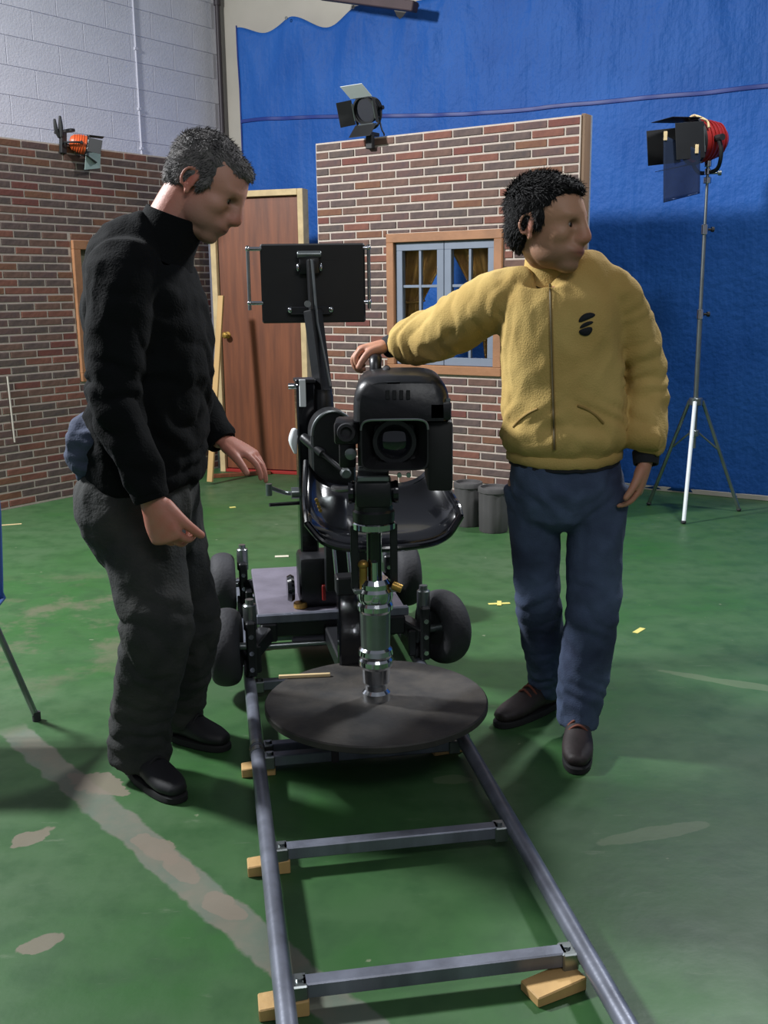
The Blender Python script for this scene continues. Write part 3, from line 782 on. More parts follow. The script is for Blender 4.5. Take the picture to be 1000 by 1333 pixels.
wedge(G-.075, -.545, .12, .065, .3, 'pine wedge under the right end of the nearest cross tie', .030)
wedge(G-.04, .595, .10, .055, .15, 'pine wedge at the right rail just in front of the round board', .028)

# ------------------------------------------------------------------ camera dolly on the track
ro = V(-.241, 3.9, 0)
dol = thing('camera_dolly', 'black column camera dolly with four rubber tyres and a grey deck standing on the track', 'dolly', tuple(ro), atan2(-DY.x, DY.y))
iD = INV[dol.name]
D_ = lambda px, py, D: iD @ at(px, py, D)
b = lambda n, mb, m, par=None, **k: mb.build(n, M[m], par or dol, local=True, **k)
dz = .265
b('deck', MB().box((0, .03, dz-.012), (.54, .66, .024), b=.004), 'deck')
b('deck_edge_bar', MB().box((0, -.31, dz-.010), (.56, .022, .036), b=.005), 'steel')
for sx in (-1, 1): b('chassis_beam', MB().box((sx*.235, .02, dz-.06), (.06, .70, .07), b=.006), 'black')
b('chassis_beam', MB().box((0, -.285, dz-.055), (.46, .05, .06), b=.006), 'black')
b('chassis_beam', MB().box((0, .34, dz-.055), (.46, .05, .06), b=.006), 'black')
b('tie_rod', MB().cyl((-.30, -.32, .155), (.16, -.32, .155), .010), 'dullsteel')
for x in (-.27, .05): b('rod_end', MB().ell((x, -.32, .155), (.02, .018, .02)), 'chrome')
b('front_panel', MB().box((0.02, -.275, .165), (.34, .02, .07), b=.003), 'deck')
b('steering_box', MB().box((-.10, .08, dz-.085), (.22, .26, .10), b=.01), 'black')
WR = .138
for sx, wy, st in ((-1, -.40, -.10), (1, -.33, .38), (-1, .40, 0), (1, .40, .0)):
    wx = sx*(.405 if sx > 0 else .388); wz = .19
    axv = Matrix.Rotation(st, 3, 'Z') @ V(sx, 0, 0); c_ = V(wx, wy, wz)
    hwid = .052
    pr = []
    for i in range(15):
        t_ = pi*i/14; pr.append((-hwid*cos(t_), WR-.052+.052*sin(t_)**.6))
    pr = [(-hwid*.8, .062)] + pr + [(hwid*.8, .062)]
    b('tyre', MB().lathe(c_, axv, pr, n=40, cap=False), 'rubber')
    hub = b('wheel_hub', MB().lathe(c_, axv, [(-hwid*.75, .012), (-hwid*.75, .064), (-hwid*.5, .07), (hwid*.5, .07), (hwid*.72, .064), (hwid*.6, .03), (hwid*.8, .026), (hwid*.8, .006)], n=28), 'dullsteel')
    for k in range(5):
        y_ = axv.orthogonal().normalized(); z_ = axv.cross(y_); a_ = 2*pi*k/5
        p_ = c_ + axv*hwid*.6 + (y_*cos(a_)+z_*sin(a_))*.045
        b('wheel_nut', MB().cyl(p_, p_+axv*.016, .007, n=6), 'chrome', hub)
    # swing arm and steering pivot
    iw = c_ - axv*.085
    leg = b('swing_arm', MB().beam(iw + V(0, 0, -.02), V(sx*.245, wy*.80, .205), .055, .06, .006).box(iw, (.035, .09, .20), b=.006), 'black')
    b('pivot_post', MB().cyl(iw + V(0, 0, .06), iw + V(0, 0, .155), .024, n=16, b=.004).cyl(iw+V(0, 0, .155), iw+V(0, 0, .172), .015, n=12), 'dullsteel', leg)
    for zz in (-.07, -.01, .05): b('arm_bolt', MB().cyl(iw + V(0, -.045, zz), iw + V(0, -.053, zz), .009, n=8), 'chrome', leg)
    b('axle', MB().cyl(iw, c_, .014), 'dullsteel', leg)
    # track bogie sitting on the rail
    ry = wy*.86
    bog = b('bogie_plate', MB().box((sx*(G-.028), ry, .145), (.03, .17, .10), b=.005), 'black')
    for q in (-1, 1):
        b('bogie_wheel', MB().lathe((sx*G-.018, ry+q*.055, RZ+RR+.024), (1, 0, 0), [(0, .006), (0, .028), (.006, .030), (.018, .024), (.030, .030), (.036, .028), (.036, .006)], n=20), 'rubber', bog)
# upright black column with white plate and knob
ct = D_(400, 497, 3.80); cb = V(ct.x, ct.y, dz)
cb.x = (D_(400, 770, 3.80)).x*.5 + ct.x*.5; ct.x = cb.x
b('column', MB().box(((ct.x), ct.y, (dz+ct.z)/2), (.068, .10, ct.z-dz), b=.006), 'gloss')
b('column_cap', MB().box((ct.x, ct.y, ct.z+.006), (.074, .106, .014), b=.003), 'black')
q = D_(396, 512, 3.74); b('white_plate', MB().box((ct.x-.012, ct.y-.052, q.z), (.024, .005, .10), b=.002), 'white')
q = D_(384, 502, 3.8); b('clamp_screw', MB().cyl((ct.x-.034, ct.y-.01, q.z), (ct.x-.060, ct.y-.01, q.z), .011, n=12), 'chrome')
q = D_(381, 573, 3.76); b('white_knob', MB().loft([(ct.x-.044, ct.y-.035, q.z+.035), (ct.x-.05, ct.y-.035, q.z), (ct.x-.043, ct.y-.035, q.z-.045)], [.013, .017, .007], n=14).cyl((ct.x-.03, ct.y-.035, q.z+.015), (ct.x-.046, ct.y-.035, q.z+.015), .010), 'white')
# crank handle to the left of the column
p, q = D_(390, 641, 3.80), D_(350, 634, 3.72)
b('crank_handle', MB().tube([(ct.x-.034, ct.y, p.z), (p.x-.05, p.y, p.z), tuple(q)], .008, n=10).cyl(q+V(0, 0, -.032), q+V(0, 0, .012), .012, n=12).cyl((ct.x-.034, ct.y, p.z), (ct.x-.06, ct.y, p.z), .022, n=16), 'dullsteel')
b('grip_rod', MB().cyl((ct.x-.034, ct.y-.02, p.z-.035), tuple(V(q.x, q.y, p.z-.03)), .007), 'black')
# drive housing, hydraulic rods at the foot of the column
p = D_(418, 738, 3.72); b('motor_housing', MB().box((p.x, p.y+.02, dz+.095), (.17, .17, .19), b=.018), 'black')
b('red_lever', MB().box((p.x+.0, p.y-.075, dz+.06), (.014, .02, .06), b=.003), 'red')
b('hand_wheel', MB().lathe((p.x-.105, p.y-.03, dz+.07), (-1, 0, 0), [(0, .012), (0, .045), (.012, .052), (.026, .045), (.026, .012)], n=22), 'gloss')
b('brass_cap', MB().cyl((p.x-.085, p.y-.055, dz), (p.x-.085, p.y-.055, dz+.022), .026, n=16, b=.003), 'brass')
for px in (433, 451):
    p1_, p0_ = D_(px, 700, 3.56), D_(px+7, 770, 3.52)
    b('hydraulic_rod', MB().cyl(tuple(p0_), tuple(p1_+V(0, 0, .02)), .0065), 'chrome')
p = D_(442, 735, 3.60); b('hydraulic_body', MB().box(tuple(p+V(0, .03, -.0)), (.10, .05, .21), b=.01), 'black')
# arm housing between column and seat, lever and monitor socket
p = D_(432, 585, 3.62)
rg = []
for yy, k in ((-.06, .90), (-.05, 1), (.06, 1), (.07, .9)):
    r_ = []
    for i in range(28):
        t_ = pi*i/27; r_.append(V(p.x+.078*k*cos(t_), p.y+yy, p.z+.06+.085*k*sin(t_)))
    r_ += [V(p.x-.078*k, p.y+yy, p.z-.17), V(p.x+.078*k, p.y+yy, p.z-.17)]
    rg.append(r_)
b('arm_housing', MB().rings(rg), 'black')
b('housing_trim', MB().tube([V(p.x+.074*cos(t), p.y-.062, p.z+.06+.082*sin(t)) for t in [pi*i/10 for i in range(11)]], .006, n=8), 'dullsteel')
p0_, p1_ = D_(396, 570, 3.60), D_(450, 616, 3.48)
lv = b('lever', MB().loft([tuple(p0_), tuple(p0_.lerp(p1_, .45)), tuple(p0_.lerp(p1_, .5)), tuple(p1_)], [.017, .017, .009, .009], n=14, sub=2), 'black')
b('lever_end', MB().cyl(tuple(p1_+V(0, -.02, 0)), tuple(p1_+V(0, .02, 0)), .018, n=16, b=.004), 'dullsteel', lv)
p = D_(420, 515, 3.80)
b('mast_socket', MB().lathe(tuple(p+V(0, 0, -.06)), (0, 0, 1), [(0, .040), (.06, .040), (.07, .036), (.085, .036), (.085, .024)], n=24).beam((ct.x+.03, ct.y, p.z-.03), tuple(p+V(0, 0, -.03)), .05, .05, .004), 'black')
p0_, p1_ = D_(421, 502, 3.80), D_(408, 420, 3.83); p2_ = D_(404, 338, 3.85)
b('monitor_mast', MB().beam(tuple(p0_+V(0, 0, -.03)), tuple(p1_.lerp(p2_, .2)), .054, .05, .004), 'black')
b('monitor_mast_top', MB().beam(tuple(p1_), tuple(p2_), .026, .026, .003), 'dullsteel' if 0 else 'black')
b('mast_rib', MB().cyl(tuple(p0_+V(.022, -.03, 0)), tuple(p1_+V(.012, -.03, 0)), .005, n=8).cyl(tuple(p1_+V(.012, -.03, 0)), tuple(p2_+V(.004, -.016, 0)), .005, n=8), 'dullsteel')
b('mast_bolt', MB().cyl(tuple(p1_.lerp(p2_, .3)+V(-.02, -.02, 0)), tuple(p1_.lerp(p2_, .3)+V(-.02, -.035, 0)), .012, n=12), 'dullsteel')
# glossy seat pan facing the camera, lip turned down at the front
sc_ = D_(496, 672, 3.36)
nx, ny = 36, 14; vs, fs = [], []
for j in range(ny+1):
    t_ = j/ny                     # 0 front lip .. 1 back rim
    for i in range(nx+1):
        u_ = -1+2*i/nx
        hw = .255*(1-.10*t_**2)
        x = hw*u_; y = -.15 + .34*t_ + .07*u_*u_*(1-t_)
        z = -.045 + .075*abs(u_)**6 + .025*u_*u_*t_ + .11*t_**2.2 + (.02*math.exp(-(t_/.08)**2))*-1.2
        z += .008*(1-u_*u_)*(1-t_)*-.6
        vs.append((sc_.x+x, sc_.y+y, sc_.z+z))
for j in range(ny):
    for i in range(nx):
        a_ = j*(nx+1)+i; fs.append((a_, a_+1, a_+nx+2, a_+nx+1))
st_ = b('seat_pan', MB().add(vs, fs), 'gloss', sharp=80)
md = st_.modifiers.new('t', 'SOLIDIFY'); md.thickness = .014; md.offset = 0
b('seat_lip', MB().tube([vs[i] for i in range(0, nx+1, 3)], .012, n=10), 'dullsteel' if 0 else 'gloss', st_)
b('seat_side_rim', MB().tube([vs[j*(nx+1)] for j in range(0, ny+1, 2)], .009, n=8), 'gloss', st_)
b('seat_side_rim', MB().tube([vs[j*(nx+1)+nx] for j in range(0, ny+1, 2)], .009, n=8), 'gloss', st_)
b('seat_rail', MB().beam(tuple(D_(560, 697, 3.3)), tuple(D_(582, 697, 3.3)), .02, .012, .002).beam((sc_.x-.20, sc_.y+.02, sc_.z-.06), (sc_.x+.20, sc_.y+.02, sc_.z-.06), .03, .03, .003), 'dullsteel', st_)
p = D_(412, 655, 3.32)
for k in range(4): b('brass_bolt', MB().cyl((p.x+.004*k, p.y, p.z-.012*k+.012), (p.x+.004*k, p.y-.012, p.z-.012*k+.012), .006, n=8), 'brass')
b('seat_post', MB().beam((sc_.x-.05, sc_.y+.05, dz), (sc_.x-.05, sc_.y+.05, sc_.z-.05), .06, .06, .006).beam((sc_.x-.05, sc_.y+.05, sc_.z-.09), (ct.x, ct.y-.05, sc_.z-.09), .05, .05, .005), 'black')
# square front post and the round board carried on it
bc = iD @ V(-.03, 2.92, 0)
zt_ = .205
b('round_board', MB().lathe((bc.x, bc.y, zt_-.024), (0, 0, 1), [(0, .004), (0, .330), (.004, .336), (.020, .336), (.024, .332), (.024, .004)], n=72), 'plywood')
p = D_(458, 812, 3.24)
b('front_post', MB().box((p.x-.004, p.y, .335), (.084, .06, .33), b=.006), 'gloss')
b('front_arm', MB().beam((p.x, p.y+.02, .150), (bc.x, bc.y-.05, .150), .075, .05, .005).beam((p.x, p.y-.02, .16), (.0, -.30, .19), .07, .06, .006), 'black')
b('post_shoulder', MB().box((p.x-.004, p.y-.002, .475), (.094, .068, .06), b=.005), 'black')
# chrome swivel column standing on the board
cz = lambda py: (iD @ at(492, py, 2.92)).z
Lc = [(918, .030), (914, .036), (900, .037), (896, .030), (890, .030), (886, .036), (868, .038), (864, .044), (858, .044), (855, .040), (850, .046), (844, .044), (841, .038), (796, .040), (792, .046), (786, .047), (782, .043), (776, .047), (768, .047), (764, .041), (758, .041), (752, .034)]
z0 = zt_
prof = [(max(0, cz(y)-z0), r*1.14) for y, r in Lc]
low = [q_ for q_ in prof if q_[0] <= cz(862)-z0]; midp = [q_ for q_ in prof if cz(843)-z0 <= q_[0] <= cz(794)-z0 + 1e-6]; 
b('swivel_foot', MB().lathe((bc.x, bc.y, z0), (0, 0, 1), [q_ for q_ in prof if q_[0] <= cz(868)-z0+1e-5], n=32), 'chrome', sharp=25)
b('swivel_ring', MB().lathe((bc.x, bc.y, z0), (0, 0, 1), [q_ for q_ in prof if cz(868)-z0-1e-5 <= q_[0] <= cz(841)-z0+1e-5], n=32), 'chrome', sharp=25)
b('swivel_tube', MB().lathe((bc.x, bc.y, z0), (0, 0, 1), [q_ for q_ in prof if cz(841)-z0-1e-5 <= q_[0] <= cz(796)-z0+1e-5], n=32), 'dullsteel', sharp=25)
b('swivel_ring', MB().lathe((bc.x, bc.y, z0), (0, 0, 1), [q_ for q_ in prof if q_[0] >= cz(796)-z0-1e-5], n=32), 'chrome', sharp=25)
ztop = z0 + prof[-1][0]; zpl = cz(683)
b('inner_shaft', MB().cyl((bc.x, bc.y, ztop-.01), (bc.x, bc.y, zpl-.01), .022, n=20), 'gloss')
for sx in (-1, 1): b('fork_post', MB().beam((bc.x+sx*.058, bc.y, ztop-.03), (bc.x+sx*.058, bc.y, zpl), .008, .022, .002), 'black')
b('fork_base', MB().box((bc.x, bc.y, ztop-.034), (.128, .05, .014), b=.003), 'dullsteel')
b('mount_ring', MB().lathe((bc.x, bc.y, zpl-.012), (0, 0, 1), [(0, .004), (0, .058), (.004, .063), (.020, .063), (.024, .058), (.024, .004)], n=36), 'chrome')
b('brass_valve', MB().cyl((bc.x-.035, bc.y-.012, ztop-.027), (bc.x-.035, bc.y-.012, ztop+.04), .012, n=12).ell((bc.x-.035, bc.y-.012, ztop+.045), (.016, .016, .014)), 'brass')
b('steel_valve', MB().cyl((bc.x-.005, bc.y-.03, ztop-.027), (bc.x-.005, bc.y-.03, ztop+.055), .010, n=12), 'chrome')
b('brass_valve', MB().cyl((bc.x+.05, bc.y-.02, ztop-.02), (bc.x+.075, bc.y-.03, ztop-.03), .013, n=12), 'brass')

# pale stick lying on the round board
q0, q1 = gr(363, 881, zt_+.006), gr(430, 878, zt_+.006)
tag(MB().beam(tuple(q0), tuple(q1), .012, .010, .001, ).build('wood_stick', M['palewood']), 'pale thin wooden stick lying on the round dark board', 'stick')

# ------------------------------------------------------------------ fluid head and video camera
hb = V(-.03, 2.92, zpl+.0125)
head = thing('fluid_head', 'squat black fluid head on the chrome column under the video camera', 'tripod head', tuple(hb))
hz = at(498, 613, 2.92).z - hb.z
b('pan_base', MB().lathe((0, 0, 0), (0, 0, 1), [(0, .05), (.0, .060), (.03, .062), (.036, .056), (.05, .056)], n=32), 'black', head)
b('tilt_body', MB().box((0, 0, .05+(hz-.07)/2), (.105, .12, hz-.065), b=.014), 'black', head)
for sx in (-1, 1): b('drag_dial', MB().lathe((sx*.052, 0, .085), (sx, 0, 0), [(0, .030), (.012, .034), (.020, .032), (.020, .004)], n=24), 'gloss', head)
b('camera_plate', MB().box((0, .04, hz-.011), (.09, .22, .016), b=.003), 'dullsteel', head)
b('pan_bar', MB().tube([(-.055, .03, .09), (-.10, .12, .07), (-.13, .30, .04)], .010, n=10), 'black', head)
cz0 = hb.z + hz - .002
vc = thing('video_camera', 'black broadcast video camera with a square lens hood facing the viewer on the dolly', 'video camera', (-.03, 3.02, cz0))
iV = INV[vc.name]
K = lambda px, py, D: iV @ at(px, py, D)
def kbox(px0, py0, px1, py1, D0, D1, bev):
    a_, c_ = K(px0, py1, D0), K(px1, py0, D0)
    return MB().box(((a_.x+c_.x)/2, (K(500, 600, D0).y+K(500, 600, D1).y)/2, (a_.z+c_.z)/2), (c_.x-a_.x, D1-D0, c_.z-a_.z), b=bev)
b('camera_body', kbox(466, 512, 560, 612, 3.02, 3.34, .012), 'black', vc)
# rounded upper cover
a_, c_ = K(460, 548, 2.98), K(586, 487, 2.98)
rg = []
for yy, kk in ((2.955-3.02, .86), (2.975-3.02, .97), (3.0-3.02, 1), (3.27-3.02, 1), (3.30-3.02, .9)):
    r_ = []
    cx_, cz_ = (a_.x+c_.x)/2, a_.z; hw, hh = (c_.x-a_.x)/2, c_.z-a_.z
    for i in range(25):
        t_ = pi*i/24; cc, ss = cos(t_), sin(t_)
        r_.append(V(cx_+hw*kk*math.copysign(abs(cc)**.45, cc), yy, cz_ + hh*kk*abs(ss)**.55))
    rg.append(r_)
b('upper_cover', MB().rings(rg), 'black', vc, sharp=50)
b('cover_seam', kbox(558, 519, 587, 523, 2.968, 2.99, .001), 'dullsteel', vc)
b('side_pod', kbox(558, 523, 588, 548, 2.955, 3.2, .008), 'black', vc)
b('side_panel', kbox(557, 548, 590, 640, 2.98, 3.22, .010), 'matt', vc)
for i in range(4): b('vent_slot', kbox(502+i*9, 508, 507+i*9, 520, 2.951, 2.96, .001), 'matt', vc)
b('status_label', kbox(504, 497, 521, 500, 2.955, 2.965, .0005), 'dullsteel', vc)
# lens and hood
hcx = (K(514, 578, 2.86)); 
b('lens_barrel', MB().lathe((hcx.x, .02, hcx.z), (0, -1, 0), [(0, .055), (.03, .055), (.034, .06), (.07, .06), (.074, .056), (.12, .056), (.124, .062), (.14, .062), (.14, .05), (.128, .046)], n=36), 'black', vc)
b('front_glass', MB().lathe((hcx.x, -.105, hcx.z), (0, -1, 0), [(-.006, .052), (.002, .050), (.010, .036), (.014, .018), (.015, .002)], n=32), 'lens', vc)
a_, c_ = K(470, 613, 2.84), K(558, 545, 2.84)
w0, h0 = (c_.x-a_.x)/2, (c_.z-a_.z)/2; ccx, ccz = (a_.x+c_.x)/2, (a_.z+c_.z)/2
def rr_ring(w_, h_, y_, n_=40):
    return [V(ccx + w_*math.copysign(abs(cos(2*pi*i/n_))**.28, cos(2*pi*i/n_)), y_, ccz + h_*math.copysign(abs(sin(2*pi*i/n_))**.28, sin(2*pi*i/n_))) for i in range(n_)]
b('lens_hood', MB().rings([rr_ring(w0*.72, h0*.80, -.085), rr_ring(w0*.98, h0*.98, -.175), rr_ring(w0, h0, -.185), rr_ring(w0*.955, h0*.945, -.185), rr_ring(w0*.70, h0*.77, -.095), rr_ring(w0*.6, h0*.66, -.09)], cap=False), 'matt', vc, sharp=50)
b('hood_rim', MB().tube([p_ for p_ in rr_ring(w0*.985, h0*.985, -.186)[1:20]], .0035, n=6, sub=2), 'dullsteel', vc)
for px in (520, 532): 
    p = K(px, 618, 2.90); b('hood_screw', MB().cyl(tuple(p), tuple(p+V(0, -.012, 0)), .007, n=10), 'chrome', vc)
# viewfinder bracket on the left
p = K(452, 575, 3.05)
vf = b('viewfinder', MB().box(tuple(p+V(0, .03, .03)), (.075, .14, .07), b=.012).box(tuple(p+V(.0, .02, -.035)), (.05, .05, .09), b=.008), 'tubm' if 0 else 'black', vc)
b('viewfinder_eyecup', MB().lathe(tuple(p+V(0, -.035, .035)), (0, -1, 0), [(0, .024), (.014, .028), (.03, .026), (.03, .018), (.018, .012)], n=20), 'rubber', vf)
b('focus_knob', MB().lathe(tuple(p+V(.012, -.03, -.03)), (0, -1, 0), [(0, .016), (.010, .018), (.022, .017), (.024, .004)], n=18), 'dullsteel', vf)
# top handle
h0_, h1_ = K(470, 492, 3.06), K(488, 490, 3.36)
HG = (at(489, 467, 3.36))
hx, hz_ = (iV @ HG).x, (iV @ HG).z
b('top_handle', MB().tube([(hx, .235, K(484, 492, 3.02).z-.03), (hx, .245, hz_-.012), (hx, .27, hz_), (hx, .32, hz_), (hx, .37, hz_), (hx, .42, hz_-.012), (hx, .43, K(484, 492, 3.02).z-.03)], [.019, .019, .021, .021, .021, .019, .019], n=14), 'black', vc)
b('rear_body', MB().box((hx+.03, .40, K(484, 520, 3.1).z-.05), (.13, .12, .16), b=.015), 'black', vc)
b('microphone', MB().loft([(hx+.035, .16, hz_-.03), (hx+.035, .22, hz_-.03), (hx+.035, .30, hz_-.03)], [.013, .015, .012], n=14), 'rubber', vc)
b('handle_strap', MB().tube([(hx+.02, .22, hz_-.03), (hx+.05, .20, hz_-.045), (hx+.075, .18, hz_-.055)], .006, n=8), 'black', vc)

# ------------------------------------------------------------------ monitor on the mast
mc = at(408, 369, 3.93)
mon = thing('monitor', 'flat black monitor seen from behind with chrome side handles on the dolly mast', 'monitor', tuple(mc), atan2(-DY.x, DY.y)*.3)
a_, c_ = at(341, 422, 3.90), at(474, 317, 3.90)
mw, mh = (c_.x-a_.x), (c_.z-a_.z)
b('back_cover', MB().box((0, 0, 0), (mw, .055, mh), b=.006), 'matt', mon)
b('screen_bezel', MB().box((0, .031, 0), (mw*.985, .012, mh*.98), b=.003), 'black', mon)
b('screen_glass', MB().box((0, .0375, 0), (mw*.86, .003, mh*.80), b=.001), 'lens', mon)
for i in range(6): b('vent_slot', MB().box((-.09+i*.036, -.0275, mh*.30), (.024, .002, .004)), 'black', mon)
for sx, off in ((-1, .045), (1, .014)):
    xx = sx*(mw/2+off)
    hn = b('side_handle', MB().cyl((xx, -.02, -mh*.33), (xx, -.02, mh*.48), .0065, n=12), 'dullsteel', mon)
    for zz in (mh*.44, -mh*.24): b('handle_arm', MB().cyl((sx*(mw/2-.012), -.02, zz), (xx, -.02, zz), .0075, n=12).ell((xx, -.02, zz), (.009, .009, .010)), 'chrome', hn)
b('mount_bar', MB().cyl((-.055, -.055, mh*.36), (.032, -.055, mh*.36), .0125, n=16, b=.002), 'dullsteel', mon)
b('mount_bracket', MB().box((-.012, -.043, mh*.26), (.075, .030, .085), b=.008), 'black', mon)
for sx in (-1, 1): b('mount_knob', MB().ell((-.012+sx*.042, -.055, mh*.20), (.007, .010, .015)), 'chrome', mon)
for sx in (-1, 1): b('foot_peg', MB().cyl((-.012+sx*.072, -.028, -mh*.36), (-.012+sx*.076, -.05, -mh*.33), .006, n=10).ell((-.012+sx*.076, -.05, -mh*.33), (.009, .009, .011)), 'chrome', mon)
b('lower_clamp', MB().box((-.012, -.040, -mh*.34), (.15, .02, .028), b=.004), 'black', mon)

# ------------------------------------------------------------------ blue chair at the left edge, small things on the floor
cf = gr(48, 938)
ch = thing('plastic_chair', 'blue plastic chair with grey metal legs cut off by the left edge of the picture', 'chair', (cf.x-.36, cf.y-.20, 0), 0)
icx = INV[ch.name]
fx, fy = .36, .20
edge = (icx @ at(9, 700, cf.y-.02)).x
nx, ny = 18, 24; vs, fs = [], []
for j in range(ny+1):
    t_ = j/ny
    for i in range(nx+1):
        u_ = -1+2*i/nx; hw = .215 + .01*sin(pi*t_)
        if t_ < .55:
            k_ = t_/.55; y = -.28+.40*k_; z = .44 + .02*u_*u_ - .02*sin(pi*k_)
        else:
            k_ = (t_-.55)/.45; y = .12 + .09*k_ - .03*u_*u_; z = .455 + .385*k_
        rr_ = 1 if t_ < .9 else sqrt(max(0, 1-((t_-.9)/.13)**2))
        vs.append((edge-.22+hw*u_*rr_, y, z))
for j in range(ny):
    for i in range(nx): a_ = j*(nx+1)+i; fs.append((a_, a_+1, a_+nx+2, a_+nx+1))
o = b('seat_shell', MB().add(vs, fs), 'bluechair', ch, sharp=80); md = o.modifiers.new('t', 'SOLIDIFY'); md.thickness = .008
cxm = edge-.22
for sx, sy in ((1, -1), (1, 1), (-1, -1), (-1, 1)):
    tp = V(cxm+sx*.15, sy*.14, .425); bt = V(cxm+sx*(fx-cxm), sy*fy if sy > 0 else -.26, .012)
    lg = b('leg', MB().tube([tuple(tp), tuple(bt)], .011, n=12, sub=1), 'dullsteel', ch)
    b('foot_cap', MB().cyl(tuple(bt+V(0, 0, -.012)), tuple(bt+V(0, 0, .02)), .014, n=12), 'rubber', lg)
b('seat_frame', MB().tube([(cxm+.15, -.14, .425), (cxm+.15, .14, .425), (cxm-.15, .14, .425), (cxm-.15, -.14, .425), (cxm+.15, -.14, .425)], .010, n=10, sub=1), 'dullsteel', ch)
def tape_cross(px, py, ang, lab, l1=.10, l2=.07):
    p = gr(px, py); root = thing('tape_mark', lab, 'tape mark', (p.x, p.y, 0), ang)
    b('tape_strip', MB().box((0, 0, .0012), (l1, .022, .0018)), 'tape', root)
    b('tape_strip', MB().box((0, 0, .0032), (l2, .020, .0018), Matrix.Rotation(1.35, 3, 'Z')), 'tape', root)
tape_cross(650, 786, .1, 'pale yellow tape cross on the green floor beside the dolly wheel')
p = gr(832, 821); root = thing('tape_mark', 'short yellow tape strip on the floor right of the jeans', 'tape mark', (p.x, p.y, 0), .9)
b('tape_strip', MB().box((0, 0, .0012), (.075, .024, .0018)), 'tape', root)
p = gr(15, 683); root = thing('tape_mark', 'pale tape strip on the floor at the left edge below the brick flat', 'tape mark', (p.x, p.y, 0), .3)
b('tape_strip', MB().box((0, 0, .0012), (.12, .022, .0018)), 'palewood', root)
p = gr(367, 725); root = thing('paper_scrap', 'small pale scrap on the floor behind the dolly deck', 'scrap', (p.x, p.y, 0), .1)
b('scrap', MB().box((0, 0, .003), (.075, .03, .005), b=.001), 'paper', root)
p = gr(303, 661); root = thing('paper_scrap', 'tiny yellowish scrap on the floor below the hand of the man in black', 'scrap', (p.x, p.y, 0), .4)
b('scrap', MB().box((0, 0, .003), (.04, .025, .005), b=.001), 'tape', root)

# ------------------------------------------------------------------ people
def solidify_union(mb, voxel, smooth):
    """union of overlapping closed shapes as one continuous surface"""
    me = bpy.data.meshes.new('t'); me.from_pydata(mb.v, [], mb.f)
    bm = bmesh.new(); bm.from_mesh(me); bmesh.ops.recalc_face_normals(bm, faces=bm.faces[:]); bm.to_mesh(me); bm.free()
    o = bpy.data.objects.new('t', me); COL.objects.link(o)
    r = o.modifiers.new('r', 'REMESH'); r.mode = 'VOXEL'; r.voxel_size = voxel
    if smooth:
        s = o.modifiers.new('s', 'SMOOTH'); s.factor = .5; s.iterations = smooth
    dg = bpy.context.evaluated_depsgraph_get()
    out = bpy.data.meshes.new_from_object(o.evaluated_get(dg))
    bpy.data.objects.remove(o); bpy.data.meshes.remove(me)
    return out
def finish(me, name, m, parent, fn=None):
    """optional displacement fn(co, normal) -> new co (world), then localise and link"""
    me.name = name
    if fn:
        n = len(me.vertices)
        nor = [v.normal.copy() for v in me.vertices]
        for v, k in zip(me.vertices, nor): v.co = fn(v.co, k)
    me.transform(INV[parent.name])
    me.materials.clear(); me.materials.append(m)
    me.polygons.foreach_set('use_smooth', [True]*len(me.polygons)); me.update()
    return link(name, me, parent)
def wr(co, n, amp, f, seed=0, ridge=True):
    """cloth folds: ridged noise in a stretched domain"""
    p = V(co.x*f[0]+seed, co.y*f[1], co.z*f[2])
    a = noise.noise(p); b_ = noise.noise(p*2.1+V(5, 1, 7))
    k = (1-abs(a)*2.2) if ridge else a
    return n*(amp*(k*.8+b_*.4-.35))

